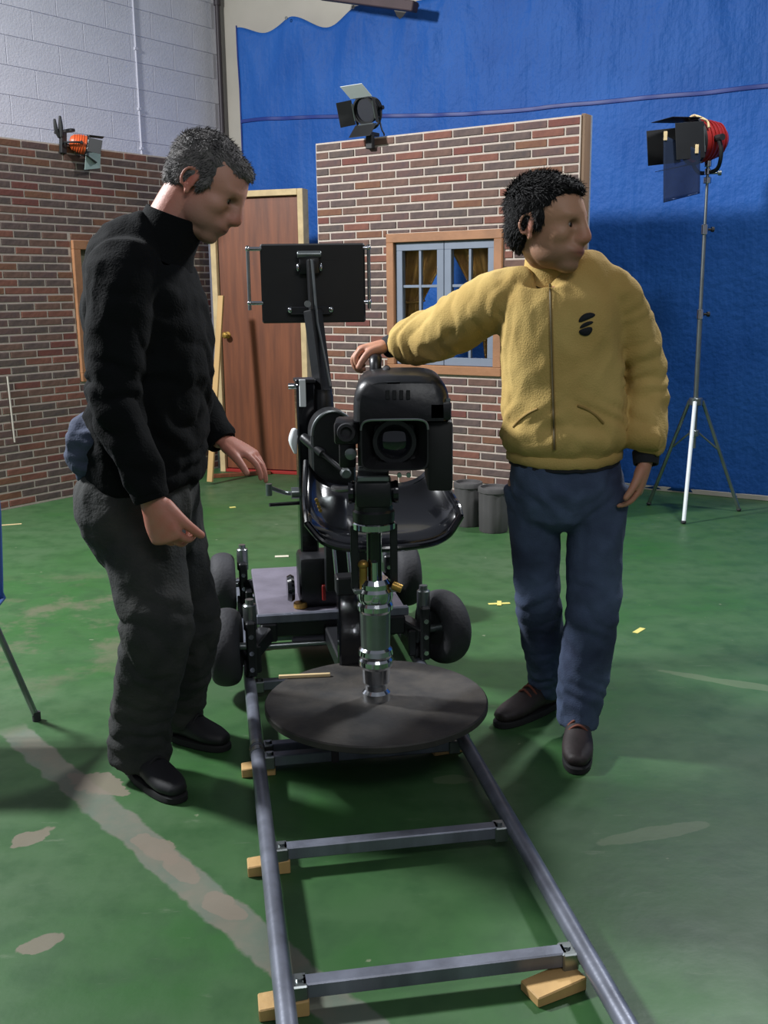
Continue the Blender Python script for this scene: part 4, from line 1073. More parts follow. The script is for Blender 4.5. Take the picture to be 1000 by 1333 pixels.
def crease(co, ax, per, seed=0., tw=.5):
    """sharp-valley folds running round a limb: repeats along ax, bent by low noise"""
    t = co.dot(ax)/per + 1.1*noise.noise(co*6+V(seed, 0, 0)) + .45*noise.noise(co*15+V(0, seed, 3))
    x = abs((t % 1.0)*2-1); return (1-x)**.7 - .55
def hand(mb, wr_, dr, pn, side, curl, scale=1., spread=.10, thumb=(.55, .5)):
    """wr_ wrist centre, dr pointing to fingers, pn palm normal (fingers curl that way), side = thumb side"""
    d = Vector(dr).normalized(); s = Vector(side); s = (s - d*s.dot(d)).normalized(); p = Vector(pn); p = (p-d*p.dot(d)-s*p.dot(s)).normalized()
    k = scale; W = Vector(wr_)
    mb.loft([W-d*.02*k, W+d*.02*k, W+d*.055*k, W+d*.088*k], [.027*k, .034*k, .042*k, .041*k], [.021*k, .020*k, .017*k, .013*k], lat=s, n=20)
    mb.ell(W+d*.035*k+s*.026*k+p*.008*k, (.016*k, .032*k, .016*k), Matrix((s, d, p)).transposed())
    Ls = (.078, .086, .080, .062)
    for i in range(4):
        off = (.0315-.021*i)*k
        root_ = W + d*(.082-.004*abs(i-1))*k + s*off - p*.001*k
        an = spread*(1.5-i); fd = (d*cos(an)+s*sin(an)).normalized()
        pts = [root_-fd*.02*k, root_]; q = root_; th = 0.
        cs = curl[i] if isinstance(curl[0], (list, tuple)) else curl
        for seg, c_ in zip((.44, .32, .24), cs):
            th += c_; q = q + (fd*cos(th)+p*sin(th))*Ls[i]*seg*k; pts.append(q)
        r_ = .0088*k*(.9 if i == 3 else 1)
        mb.loft(pts, [r_*1.05, r_*1.08, r_*1.0, r_*.92, r_*.78], n=10, sub=3)
    t0 = W + d*.020*k + s*.026*k + p*.006*k
    td = (d*cos(thumb[0])+s*sin(thumb[0])).normalized()
    t1 = t0 + td*.042*k + p*.006*k; t2 = t1 + (td*.8+d*.4+p*thumb[1]).normalized()*.032*k; t3 = t2 + (td*.5+d*.6+p*thumb[1]*1.4).normalized()*.026*k
    mb.loft([t0, t1, t2, t3], [.015*k, .0125*k, .0105*k, .0088*k], n=12, sub=3)
    return [t3]

def headpts(mb, c, fw, up, k=1.0, nose=1.0, heavy=0.):
    """head as a smooth blend of ellipsoids, found along rays from the middle of the skull"""
    f = Vector(fw).normalized(); u = Vector(up); u = (u-f*u.dot(f)).normalized(); l = u.cross(f)
    X = Matrix((f, l, u)).transposed(); c = Vector(c)
    P = lambda x, y, z: c + X @ V(x*k, y*k, z*k)
    E = []
    def add(x, y, z, a, b_, d, both=False):
        for s in ((-1, 1) if both else (1,)): E.append((x, s*y, z, a, b_, d))
    h = heavy
    add(-.014, 0, .030, .099, .076, .090); add(.030, 0, .025, .068, .066, .066)
    add(.022, 0, -.045, .066, .061+h*.004, .072)
    add(.052, 0, -.072, .046, .043+h*.004, .040)                 # muzzle
    add(.068, 0, -.106, .028, .030, .020)                        # chin
    add(.026, .039, -.070, .046, .018+h*.004, .030, True)        # jaw
    add(.052, .042, -.030, .030, .022, .022, True)               # cheekbones
    add(.074, .024, .021, .020, .030, .0085, True)               # brow
    add(.084, 0, .020, .012, .016, .012)
    add(.0735, .031, .0020, .0125, .0150, .0058, True); add(.0725, .031, -.0145, .0115, .0140, .0052, True)   # lids
    for i in range(7):
        t = i/6; add(.089+.024*t*nose, 0, .010-.046*t, .011+.002*t, .0080+.0035*t, .010)
    add(.100*nose+.002, .0115, -.041, .0115, .0080, .0078, True)
    add(.0955, 0, -.0665, .0085, .0215, .0058); add(.0930, 0, -.0785, .0090, .0190, .0066); add(.090, 0, -.0665, .008, .026, .004)
    E = np.array(E); C_, R_ = E[:, :3], E[:, 3:]
    kk = np.full(len(E), .0075); kk[-13:] = .0035; kk[9:15] = .0035
    sock = np.array([[.094, .032, -.003], [.094, -.032, -.003]]); sr = np.array([.017, .0165, .011])
    def sdf(p):
        q = (p[:, None, :]-C_[None])/R_[None]
        k0 = np.linalg.norm(q, axis=2); k1 = np.linalg.norm(q/R_[None], axis=2)
        d = k0*(k0-1)/np.maximum(k1, 1e-6)
        e = np.exp(np.clip(-d/.0055, -60, 60)).sum(1); d = -.0055*np.log(e)
        for s_ in sock:
            q = (p-s_)/sr; a0 = np.linalg.norm(q, axis=1); ds = (a0-1)*.012
            d = np.maximum(d, -ds) + .25*np.maximum(.003-np.abs(d+ds), 0)**2/.003
        return d
    O = np.array([0., 0, -.012]); nu, nv = 150, 110
    th = np.linspace(0, 2*pi, nu, endpoint=False); ph = np.linspace(-pi/2, pi/2, nv+2)[1:-1]
    T, PH = np.meshgrid(th, ph); D = np.stack([np.cos(PH)*np.cos(T), np.cos(PH)*np.sin(T), np.sin(PH)], -1).reshape(-1, 3)
    D = np.vstack([D, [[0, 0, -1], [0, 0, 1]]])
    r = np.full(len(D), .175); act = np.ones(len(D), bool)
    for _ in range(60):
        idx = np.nonzero(act)[0]
        if not len(idx): break
        dd = sdf(O+D[idx]*r[idx, None])
        st = np.clip(dd*.6, -.004, .012); r[idx] -= st
        act[idx[np.abs(dd) < 2e-4]] = False
        r = np.clip(r, .03, .18)
    pts = O + D*r[:, None]
    W_ = [P(*q) for q in pts]
    mb.rings([W_[j*nu:(j+1)*nu] for j in range(nv)], cap=False)
    b0 = len(mb.v) - nu*nv
    n0 = len(mb.v); mb.v += [tuple(W_[-2]), tuple(W_[-1])]
    for i in range(nu):
        mb.f.append((b0+(i+1) % nu, b0+i, n0)); mb.f.append((b0+(nv-1)*nu+i, b0+(nv-1)*nu+(i+1) % nu, n0+1)); mb.mi += [0, 0]
    Em = lambda x, y, z, a, b_, d, R=X: mb.ell(P(x, y, z), (a*k, b_*k, d*k), R, 24, 16)
    for s in (-1, 1):                                             # ears: bowl, helix and lobe
        Re = X @ Matrix.Rotation(s*.32, 3, 'Z')
        Em(-.012, s*.076, -.014, .016, .0065, .026, Re); Em(-.008, s*.077, -.040, .0085, .0065, .010, Re)
        hx = [P(-.012+.019*cos(t)-.004, s*(.0815-.006*cos(t)), -.010+.026*sin(t)) for t in [radians(g) for g in (20, 60, 100, 140, 180, 215, 250)]]
        mb.loft(hx, [.0045*k]*7, n=10, sub=3)
    return P, X
def head_extras(P, X, root, k, hairm, lidm):
    for s in (-1, 1):
        e = MB().ell(P(.0735, s*.031, -.0060), (.0112*k,)*3, X, 20, 14).build('eye', M['eyew'], root)
        MB().ell(P(.0815, s*.0305, -.0060), (.0042*k, .0074*k, .0070*k), X, 12, 8).build('iris', M['iris'], e)
        MB().loft([P(.0945, s*.010, .0195), P(.0935, s*.022, .0245), P(.088, s*.038, .0245), P(.076, s*.050, .018)], [.0036*k, .0046*k, .0040*k, .002*k], [.0030*k]*3+[.0015*k], n=8).build('eyebrow', hairm, root)
def hair_on(me, name, m, root, X, c, length, count, lift, seed, skip, body):
    """combed strands rooted on the hair cap, joined with it"""
    iw = INV[root.name].inverted()
    hd = BVHTree.FromPolygons([iw @ v.co for v in body.data.vertices], [tuple(p.vertices) for p in body.data.polygons])
    r = random.Random(seed)
    vs = [v.co.copy() for v in me.vertices]; fs = [tuple(p.vertices) for p in me.polygons]
    polys = [(p.center.copy(), p.normal.copy()) for p in me.polygons]
    mb = MB(); mb.add(vs, fs)
    fwd_, up_ = X @ V(1, 0, 0), X @ V(0, 0, 1)
    for _ in range(count):
        p, n = r.choice(polys)
        q = X.transposed() @ (p-c)
        if skip(q): continue
        lc, ln, _, _ = hd.find_nearest(p)
        if (p-lc).dot(ln) < .0012: continue
        flow = (fwd_*(.55 if q.z > .06 else -.35) - up_*(.9 if q.z < .07 else .1)); flow = flow - n*flow.dot(n)
        if flow.length < 1e-5: continue
        flow.normalize(); flow = (flow + V(r.gauss(0, .4), r.gauss(0, .4), r.gauss(0, .4))).normalized()
        L = length*r.uniform(.55, 1.15); w_ = .0012
        sd = n.cross(flow).normalized()*w_
        a = p - n*.001; b_ = p + (n*lift+flow*.6).normalized()*L*.55; e = b_ + (n*lift*.4+flow).normalized()*L*.5
        mb.add([a-sd, a+sd, b_+sd*.8, b_-sd*.8, e], [(0, 1, 2, 3), (3, 2, 4)])
    o = mb.build(name, m, root, sharp=180)
    return o

def paint(me, root, fn):
    ca = me.color_attributes.new('tone', 'FLOAT_COLOR', 'POINT')
    iv = INV[root.name].inverted()
    buf = np.empty(len(me.vertices)*4, dtype=np.float32)
    for i, v in enumerate(me.vertices): buf[i*4:i*4+4] = fn(iv @ v.co)
    ca.data.foreach_set('color', buf)
def blend(a, b_, t):
    t = max(0., min(1., t)); return tuple(a[i]*(1-t)+b_[i]*t for i in range(3)) + (1.,)
def gauss(p, c, r): return math.exp(-((p-c).length/r)**2)

def shoe(root, heel, toe, k=1.0, upm='shoe', boot=False):
    h, t = Vector(heel), Vector(toe); h.z = t.z = 0
    d = (t-h).normalized(); s = V(d.y, -d.x, 0); L = (t-h).length
    Q = lambda a, z, b_=0: h + d*a*L + s*b_ + V(0, 0, z)
    mb = MB()
    mb.loft([Q(.06, .045), Q(.2, .055), Q(.42, .058), Q(.62, .048), Q(.80, .040), Q(.93, .036)], [.034, .038, .040, .047, .046, .032], [.036, .045, .046, .036, .028, .022], lat=s, n=24)
    mb.loft([Q(.12, .05), Q(.16, .09), Q(.17, .135)], [.036, .038, .042], [.042, .046, .050], lat=s, n=24)
    mb.loft([Q(.22, .085), Q(.45, .075), Q(.66, .055)], [.026, .028, .026], [.02, .022, .02], lat=s, n=16)
    me = solidify_union(mb, .005, 5)
    for v in me.vertices: v.co.z = max(v.co.z, .014)
    o = finish(me, 'shoe', M[upm], root)
    n = 32; R = []
    for z, g in ((0, .94), (.003, 1), (.018, 1.0), (.022, .96)):
        r_ = []
        for i in range(n):
            a = 2*pi*i/n; x = cos(a); y = sin(a)
            wv = .046*(1.0 + .10*x) if x > -.2 else .041
            r_.append(Q(.505+.505*g*math.copysign(abs(x)**.75, x), z, g*wv*math.copysign(abs(y)**.8, y)))
        R.append(r_)
    MB().rings(R).build('shoe_sole', M['sole'], o)
    for i in range(4):
        a = .34+.075*i; zc = .120-.0085*i
        MB().tube([Q(a, zc-.020, -.030), Q(a+.01, zc-.004, -.016), Q(a+.012, zc+.003, 0), Q(a+.01, zc-.004, .016), Q(a, zc-.020, .030)], .0042, n=6).build('shoe_lace', M['lace'] if upm == 'shoe' else M['sole'], o)
    return o

def person(name, label, loc, rz=0):
    r = thing(name, label, 'person', loc, rz); return r

# ================================================================ man in yellow
def man_yellow():
    root = person('person', 'man in a yellow zip jacket and blue jeans gripping the top of the video camera', (.50, 3.05, 0))
    lat = V(1, .10, 0).normalized(); fwd = V(.10, -1, 0).normalized()
    D0 = 3.05
    # joints
    hemc = at(735, 588, D0); waist = at(733, 530, D0); mid = at(731, 470, D0-.005); chest = at(731, 415, D0-.01); sh = at(733, 372, D0); nb = at(722, 345, D0)
    pel = at(738, 625, D0)
    shL, elL, wrL = at(808, 382, 3.05), at(840, 492, 3.09), at(841, 596, 3.00)
    shR, elR, wrR = at(650, 388, 3.06), at(578, 432, 3.22), at(511, 450, 3.345)
    hipL, kneeL, ankL = at(778, 640, 3.06), at(772, 795, 3.02), at(757, 955, 3.00)
    hipR, kneeR, ankR = at(694, 640, 3.08), at(699, 775, 3.12), at(706, 895, 3.20)
    hL, tL = gr(757, 965) + V(.0, .06, 0), gr(751, 1009)
    hR, tR = gr(727, 915), gr(647, 948)
    ankL = V(hL.x, hL.y, 0) + (tL-hL).normalized()*.06 + V(0, 0, .10); ankR = V(hR.x, hR.y, 0) + (tR-hR).normalized()*.06 + V(0, 0, .10)
    hc = at(713, 290, 2.98)
    hf = V(.80, -.58, -.07); hu = V(.05, 0, 1)
    # --- body, one continuous surface
    mb = MB()
    P, X = headpts(mb, hc, hf, hu, 1.06, 1.0)
    mb.loft([nb+V(0, .01, -.05), nb + V(0, .005, .0), P(-.018, 0, -.05), P(-.012, 0, .0)], [.066, .058, .056, .05], n=24)
    mb.loft([pel, hemc, waist, mid, chest, sh, nb+V(0, 0, -.03)], [.158, .15, .142, .150, .160, .145, .07], [.10, .098, .095, .105, .11, .085, .06], lat=lat, n=32, ex=2.3)
    mb.loft([shL+V(-.05, 0, .005), shL, shL.lerp(elL, .5), elL, elL.lerp(wrL, .35), wrL], [.055, .055, .046, .039, .038, .027], n=20)
    mb.loft([shR+V(.05, 0, .005), shR, shR.lerp(elR, .5), elR, elR.lerp(wrR, .35), wrR], [.055, .055, .046, .039, .038, .027], n=20)
    for hp, kn, an in ((hipL, kneeL, ankL), (hipR, kneeR, ankR)):
        mb.loft([hp+V(0, 0, .03), hp.lerp(kn, .45), kn, kn.lerp(an, .35), an], [.078, .066, .05, .048, .032], n=22)
    for h_, t_ in ((hL, tL), (hR, tR)):
        a, c_ = h_.lerp(t_, .18), h_.lerp(t_, .82); mb.loft([a+V(0, 0, .075), h_.lerp(t_, .5)+V(0, 0, .055), c_+V(0, 0, .036)], [.03, .032, .026], n=14)
    # right hand closed over the camera handle, left hand hanging
    axh = V(0, 1, 0)
    dR = V(-.92, .05, -.14)
    hand(mb, wrR+V(-.006, .004, .002), dR, V(-.25, 0, -1), V(.0, -1, .1), [(.75, 1.05, .7), (.65, 1.05, .7), (.6, 1.05, .7), (.6, 1.0, .7)], 1.12, .04, (.5, .9))
    hand(mb, wrL+V(-.003, -.006, -.012), V(-.22, -.10, -1), V(-.9, .2, .1), V(-.3, -1, 0), [(.35, .45, .3), (.42, .5, .35), (.5, .5, .35), (.55, .5, .35)], 1.04, .07, (.5, .3))
    me = solidify_union(mb, .0042, 4)
    body = finish(me, 'body', M['skinY'], root)
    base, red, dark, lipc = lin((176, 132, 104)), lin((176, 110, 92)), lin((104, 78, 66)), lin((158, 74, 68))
    def tone(p):
        c_ = base[:3]
        if p.z > 1.38:
            q = X.transposed() @ (p-hc) / 1.06
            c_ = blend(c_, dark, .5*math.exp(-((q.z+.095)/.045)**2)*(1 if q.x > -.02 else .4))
            c_ = blend(c_, red, .8*(gauss(q, V(.112, 0, -.036), .022) + gauss(q, V(-.01, -.084, -.015), .03) + gauss(q, V(-.01, .084, -.015), .03)))
            c_ = blend(c_, lipc, 1.1*math.exp(-((q.z+.0725)/.0095)**2)*math.exp(-((q.x-.096)/.018)**2)*math.exp(-(q.y/.022)**2))
            c_ = blend(c_, (.03, .012, .01), .9*math.exp(-((q.z+.0728)/.0028)**2)*math.exp(-((q.x-.096)/.018)**2)*math.exp(-(q.y/.024)**2))
            c_ = blend(c_, dark, .6*(gauss(q, V(.082, .031, .002), .017)+gauss(q, V(.082, -.031, .002), .017)))
        else:
            c_ = blend(c_, red, .35+.25*noise.noise(p*45))
        return tuple(c_[:3])+(1,)
    paint(body.data, root, tone)
    head_extras(P, X, root, 1.06, M['hairY'], None)
    # hair
    mb = MB(); k = 1.06
    E = lambda x, y, z, a, b_, d: mb.ell(P(x, y, z), (a*k, b_*k, d*k), X, 28, 18)
    E(-.022, 0, .044, .103, .083, .086); E(-.055, 0, -.008, .060, .071, .075); E(.030, 0, .084, .056, .060, .030); E(-.03, 0, .085, .075, .066, .042)
    for s in (-1, 1): E(.012, s*.069, .012, .015, .012, .034); E(-.035, s*.066, .01, .04, .02, .05)
    me = solidify_union(mb, .0045, 3)
    for v, n_ in zip(me.vertices, [v.normal.copy() for v in me.vertices]): v.co += n_*(.005*noise.noise(v.co*40) + .002*noise.noise(v.co*110))
    hair_on(me, 'hair', M['hairY'], root, X, hc, .019, 11000, .42, 4, lambda q: q.x > .075 and q.z < .075, body)
    # jacket
    mb = MB()
    mb.loft([hemc+V(0, 0, -.012), hemc+V(0, 0, .02), waist, mid, chest, chest.lerp(sh, .6), sh+V(0, 0, .008), nb+V(0, .0, -.018)],
            [.166, .178, .182, .176, .178, .176, .150, .085], [.122, .134, .138, .134, .130, .118, .098, .076], lat=lat, n=40, rnd_cap=False, ex=2.3)
    mb.loft([shL+V(-.085, 0, .018), shL+V(-.02, 0, .0), shL.lerp(elL, .5)+V(.004, 0, 0), elL, elL.lerp(wrL, .5), wrL+V(0, 0, .05), wrL+V(0, 0, .015)], [.068, .074, .068, .064, .063, .060, .042], n=28, rnd_cap=False)
    fr = (wrR-elR).normalized()
    mb.loft([shR+V(.09, 0, .018), shR+V(.02, -.0, .0), shR.lerp(elR, .5)+V(0, 0, .004), elR+V(0, 0, .004), elR.lerp(wrR, .5), wrR-fr*.045, wrR-fr*.01], [.076, .086, .086, .084, .078, .068, .044], n=28, rnd_cap=False)
    me = solidify_union(mb, .0075, 8)
    aL, aR = (wrL-shL).normalized(), (wrR-shR).normalized()
    def fold(co, n):
        q = wr(co, n, .008, (7, 7, 5), 3) + wr(co, n, .004, (16, 16, 11), 9)
        de, dw = (co-elL).length, (co-wrL).length
        if co.x > shL.x: q += n*.010*crease(co, (aL+V(.25, .3, 0)), .062, 2)*(.45+math.exp(-(de/.13)**2)+.7*math.exp(-(dw/.12)**2))*.7
        if co.x < shR.x+.03:
            de, dw = (co-elR).length, (co-wrR).length
            q += n*.011*crease(co, (aR+V(.1, .2, .55)), .068, 5)*(.5+math.exp(-(de/.15)**2)+.6*math.exp(-(dw/.14)**2))*.7
        zz = co.z-hemc.z
        if abs((co-hemc).dot(lat)) < .24 and zz < .3:
            q += n*(.012*math.exp(-((zz-.05)/.035)**2) - .007*math.exp(-(zz/.018)**2))
            q += n*.008*crease(co, V(.5*math.copysign(1, co.x-hemc.x), 0, 1), .075, 7)*math.exp(-((zz-.10)/.09)**2)
        return co + q
    jk = finish(me, 'jacket', M['yellow'], root, fold)
    # world-space BVH for fitting flat trim on the cloth
    iw = INV[root.name].inverted()
    bv = BVHTree.FromPolygons([iw @ v.co for v in jk.data.vertices], [tuple(p.vertices) for p in jk.data.polygons])
    def on(px, py, off=.002):
        d = ray(px, py).normalized(); h_ = bv.ray_cast(C0, d)
        return (h_[0] - d*off, h_[1]) if h_[0] else (None, None)
    def strip(pix, wd, m, name, par, off=.002):
        vs, fs = [], []
        for px, py in pix:
            p, n_ = on(px, py, off)
            if p is None: continue
            vs += [p - lat*wd/2, p + fwd*.0025, p + lat*wd/2]
        for i in range(len(vs)//3-1):
            a = i*3; fs += [(a, a+1, a+4, a+3), (a+1, a+2, a+5, a+4)]
        return MB().add(vs, fs).build(name, m, par, sharp=80)
    zp = [(716+ (py-372)*.028, py) for py in range(366, 590, 5)]
    strip(zp, .012, M['zip'], 'zip_tape', jk, .002); strip(zp, .005, M['zipd'], 'zip_teeth', jk, .0055)
    for pts, nm in ((((752, 528), (764, 533), (776, 541), (786, 551)), 'pocket_welt'), (((700, 532), (688, 538), (676, 547), (668, 556)), 'pocket_welt')):
        vs = [on(*p, .002)[0] for p in pts]; vs = [v for v in vs if v is not None]
        MB().tube(vs, .0036, n=8).build(nm, M['zip'], jk)
    # chest emblem: black oval with a light slanting swirl
    def decal(outline, m, name, off, par):
        vs = []
        for px, py in outline:
            p, n_ = on(px, py, off)
            if p is None: return None
            vs.append(p)
        cx_ = sum(p[0] for p in outline)/len(outline); cy_ = sum(p[1] for p in outline)/len(outline)
        c_, _ = on(cx_, cy_, off); n = len(vs); vs.append(c_)
        o = MB().add(vs, [(i, (i+1) % n, n) for i in range(n)]).build(name, m, par, sharp=80)
        md = o.modifiers.new('t', 'SOLIDIFY'); md.thickness = .001
        return o
    rot = lambda x, y, a: (763+x*cos(a)-y*sin(a), 421+x*sin(a)+y*cos(a))
    ov = []
    em1 = [rot(11.5*cos(t), 7.2*sin(t), -.42) for t in [2*pi*i/28 for i in range(28)]]
    decal([(x+1, y-8) for x, y in [rot(11.5*cos(t)-0, 4.2*sin(t)+1.0*cos(2*t), -.40) for t in [2*pi*i/28 for i in range(28)]]], M['rib'], 'emblem', .003, jk)
    decal([(x+.5, y+1.0) for x, y in [rot(9.5*cos(t), 2.5*sin(t)+1.0*cos(t)**2, -.42) for t in [2*pi*i/28 for i in range(28)]]], M['rib'], 'emblem', .003, jk)
    decal([(x+0, y+10) for x, y in [rot(9.0*cos(t), 5.2*sin(t)-1.0*cos(2*t), -.30) for t in [2*pi*i/28 for i in range(28)]]], M['rib'], 'emblem', .003, jk)
    # collar, cuffs, hem band
    ctr = nb + V(0, .004, 0)
    n = 36; R = []
    for z, g in ((-.045, 1.12), (-.02, 1.10), (.015, 1.04), (.032, .99), (.030, .93), (.0, .95), (-.03, .98)):
        r_ = []
        for i in range(n):
            a = 2*pi*i/n; y = sin(a)
            r_.append(ctr + lat*(.080*g*cos(a)) - fwd*(.076*g*y + .004) + V(0, 0, z + (.022*max(0, y) - .030*max(0, -y)**2)))
        R.append(r_)
    MB().rings(R, cap=False).build('collar', M['yellow'], root, sharp=60)
    R2 = []
    for z, g in ((-.02, .94), (.012, .93), (.016, .88), (-.02, .86)):
        R2.append([ctr + lat*(.080*g*cos(2*pi*i/n)) - fwd*(.076*g*sin(2*pi*i/n)+.004) + V(0, 0, z + .022*max(0, sin(2*pi*i/n)) - .026*max(0, -sin(2*pi*i/n))**2) for i in range(n)])
    MB().rings(R2, cap=False).build('shirt_neck', M['rib'], root)
    for w_, d_, r_ in ((wrL, (wrL-elL).normalized(), .038), (wrR, fr, .037)):
        MB().lathe(w_-d_*.014, d_, [(-.006, r_*1.02), (.0, r_*1.06), (.022, r_*1.0), (.034, r_*.96), (.034, r_*.82), (.0, r_*.80)], n=26, cap=False).build('cuff', M['rib'], root)
    for nm, mm, prof in (('hem_band', 'yellow', ((.010, 1.0), (.0, 1.035), (-.020, 1.03), (-.026, .98), (.0, .95))), ('shirt_hem', 'rib', ((-.010, .985), (-.034, .985), (-.036, .955), (-.010, .955)))):
        R = []
        for z, g in prof:
            R.append([hemc + lat*.170*g*cos(2*pi*i/48) + fwd*(-.125*g*sin(2*pi*i/48)) + V(0, 0, z - .010 + .012*cos(2*pi*i/48)**2 + .004*noise.noise(V(i*.6, 0, 0))) for i in range(48)])
        MB().rings(R, cap=False).build(nm, M[mm], root, sharp=60)
    # jeans
    mb = MB()
    cro = at(737, 655, D0)
    mb.loft([hemc+V(0, 0, .03), hemc+V(0, 0, -.04), pel+V(0, 0, -.02), cro+V(0, 0, .0)], [.150, .162, .168, .160], [.106, .116, .122, .108], lat=lat, n=36, ex=2.3)
    mb.loft([hipL+V(.0, 0, .02), hipL.lerp(kneeL, .35), hipL.lerp(kneeL, .7), kneeL, kneeL.lerp(ankL, .4), kneeL.lerp(ankL, .8), ankL+V(0, 0, -.035)], [.090, .086, .083, .080, .079, .074, .066], [.104, .100, .088, .080, .076, .076, .078], lat=lat, n=30, rnd_cap=False)
    mb.loft([hipR+V(.0, 0, .02), hipR.lerp(kneeR, .35), hipR.lerp(kneeR, .7), kneeR, kneeR.lerp(ankR, .4), kneeR.lerp(ankR, .8), ankR+V(0, 0, -.03)], [.086, .078, .074, .072, .069, .066, .062], [.102, .096, .086, .078, .072, .070, .072], lat=lat, n=30, rnd_cap=False)
    me = solidify_union(mb, .0075, 6)
    def jf(co, n):
        q = wr(co, n, .007, (9, 9, 5), 8) + wr(co, n, .003, (20, 20, 14), 2)
        sg = 1 if co.x > cro.x else -1
        kn = kneeL if sg > 0 else kneeR
        q += n*.006*crease(co, V(.5*sg, 0, 1), .075, 3)*math.exp(-((co.z-kn.z)/.11)**2)
        q += n*.008*crease(co, V(.3*sg, 0, 1), .060, 6)*math.exp(-((co.z-.15)/.09)**2)
        q += n*.005*crease(co, V(-.9*sg, 0, .6), .06, 9)*math.exp(-((co.z-cro.z-.02)/.09)**2)
        return co+q
    finish(me, 'jeans', M['denim'], root, jf)
    shoe(root, hL-(tL-hL).normalized()*.03, tL, upm='shoe'); shoe(root, hR, tR, upm='shoe')
man_yellow()

# ================================================================ man in black
def man_black():
    root = person('person', 'man in a black fleece and dark grey trousers walking past the dolly with head bowed', (-.66, 2.86, 0))
    fwd = V(1, -.12, 0).normalized(); lat = V(.12, 1, 0).normalized()
    D0 = 2.84
    belt = at(190, 622, D0); waist = at(192, 560, D0); mid = at(198, 480, D0); chest = at(192, 410, D0-.01); sh = at(182, 345, D0-.01); nb = at(222, 296, D0-.02)
    pel = at(190, 655, D0)
    shR, elR, wrR = at(158, 362, 2.64), at(150, 520, 2.60), at(196, 645, 2.58)
    shL, elL, wrL = at(205, 355, 3.02), at(228, 490, 3.10), at(287, 572, 3.00)
    hipR, kneeR = at(178, 665, 2.76), at(205, 815, 2.70)
    hipL, kneeL = at(205, 660, 2.95), at(246, 815, 2.97)
    hR, tR = gr(170, 1002), gr(252, 1056); hL, tL = gr(212, 955), gr(277, 972)
    dR, dL = (tR-hR).normalized(), (tL-hL).normalized()
    tR = hR + dR*.29; tL = hL + dL*.27
    ankR = hR + dR*.06 + V(0, 0, .10); ankL = hL + dL*.06 + V(0, 0, .10)
    k = 1.03
    hc = at(269, 240, D0-.02)
    hf = V(.82, -.15, -.56); hu = V(.54, .03, .83)
    mb = MB()
    P, X = headpts(mb, hc, hf, hu, k, 1.02, 1.0)
    mb.loft([nb+V(-.05, .01, -.07), nb+V(-.01, 0, -.01), P(-.028, 0, -.055), P(-.02, 0, .0)], [.082, .068, .064, .056], n=24)
    mb.ell(P(.03, 0, -.105), (.05*k, .045*k, .026*k), X)
    mb.loft([pel, belt, waist, mid, chest, sh, nb+V(-.03, 0, -.04)], [.16, .155, .155, .160, .165, .15, .08], [.118, .118, .118, .12, .125, .10, .07], lat=lat, n=32, ex=2.3)
    for s_, e_, w_ in ((shR, elR, wrR), (shL, elL, wrL)):
        mb.loft([s_.lerp(sh, .3), s_, s_.lerp(e_, .5), e_, e_.lerp(w_, .35), w_], [.06, .06, .05, .042, .042, .030], n=20)
    for hp, kn, an in ((hipL, kneeL, ankL), (hipR, kneeR, ankR)):
        mb.loft([hp+V(0, 0, .03), hp.lerp(kn, .45), kn, kn.lerp(an, .35), an], [.085, .072, .054, .05, .034], n=22)
    for h_, t_ in ((hL, tL), (hR, tR)):
        a, c_ = h_.lerp(t_, .18), h_.lerp(t_, .82); mb.loft([a+V(0, 0, .075), h_.lerp(t_, .5)+V(0, 0, .055), c_+V(0, 0, .036)], [.03, .032, .026], n=14)
    hand(mb, wrR+V(.004, 0, -.012), V(.30, -.05, -.95), V(.45, .8, .1), V(.85, -.40, .25), [(.75, .95, .6), (.8, .95, .6), (.85, 1.0, .6), (.9, 1.0, .6)], 1.22, .05, (.45, .6))
    hand(mb, wrL+V(.008, 0, -.003), V(.85, -.18, -.40), V(-.35, -.1, -.9), V(-.15, -1, .0), [(.25, .4, .3), (.3, .4, .3), (.35, .4, .3), (.4, .45, .3)], 1.12, .07, (.5, .4))
    me = solidify_union(mb, .0042, 4)
    body = finish(me, 'body', M['skinB'], root)
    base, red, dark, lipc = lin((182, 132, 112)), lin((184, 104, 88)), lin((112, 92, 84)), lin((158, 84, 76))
    def tone(p):
        c_ = base[:3]
        if p.z > 1.35:
            q = X.transposed() @ (p-hc) / k
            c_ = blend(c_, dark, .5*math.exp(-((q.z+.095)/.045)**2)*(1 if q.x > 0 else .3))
            c_ = blend(c_, red, .85*(gauss(q, V(.114, 0, -.036), .022) + gauss(q, V(-.01, -.084, -.012), .034) + gauss(q, V(-.05, -.05, -.09), .05)*.6))
            c_ = blend(c_, lipc, 1.0*math.exp(-((q.z+.0725)/.0095)**2)*math.exp(-((q.x-.096)/.018)**2)*math.exp(-(q.y/.022)**2))
            c_ = blend(c_, (.03, .012, .01), .9*math.exp(-((q.z+.0728)/.0028)**2)*math.exp(-((q.x-.096)/.018)**2)*math.exp(-(q.y/.024)**2))
            c_ = blend(c_, dark, .5*(gauss(q, V(.082, .031, .002), .017)+gauss(q, V(.082, -.031, .002), .017)))
        else:
            c_ = blend(c_, red, .45+.3*noise.noise(p*45))
        return tuple(c_[:3])+(1,)
    paint(body.data, root, tone)
    head_extras(P, X, root, k, M['hairB'], None)
    mb = MB()
    E = lambda x, y, z, a, b_, d: mb.ell(P(x, y, z), (a*k, b_*k, d*k), X, 28, 18)
    E(-.020, 0, .040, .101, .080, .084); E(-.052, 0, -.002, .059, .069, .072); E(.038, 0, .070, .054, .058, .034)
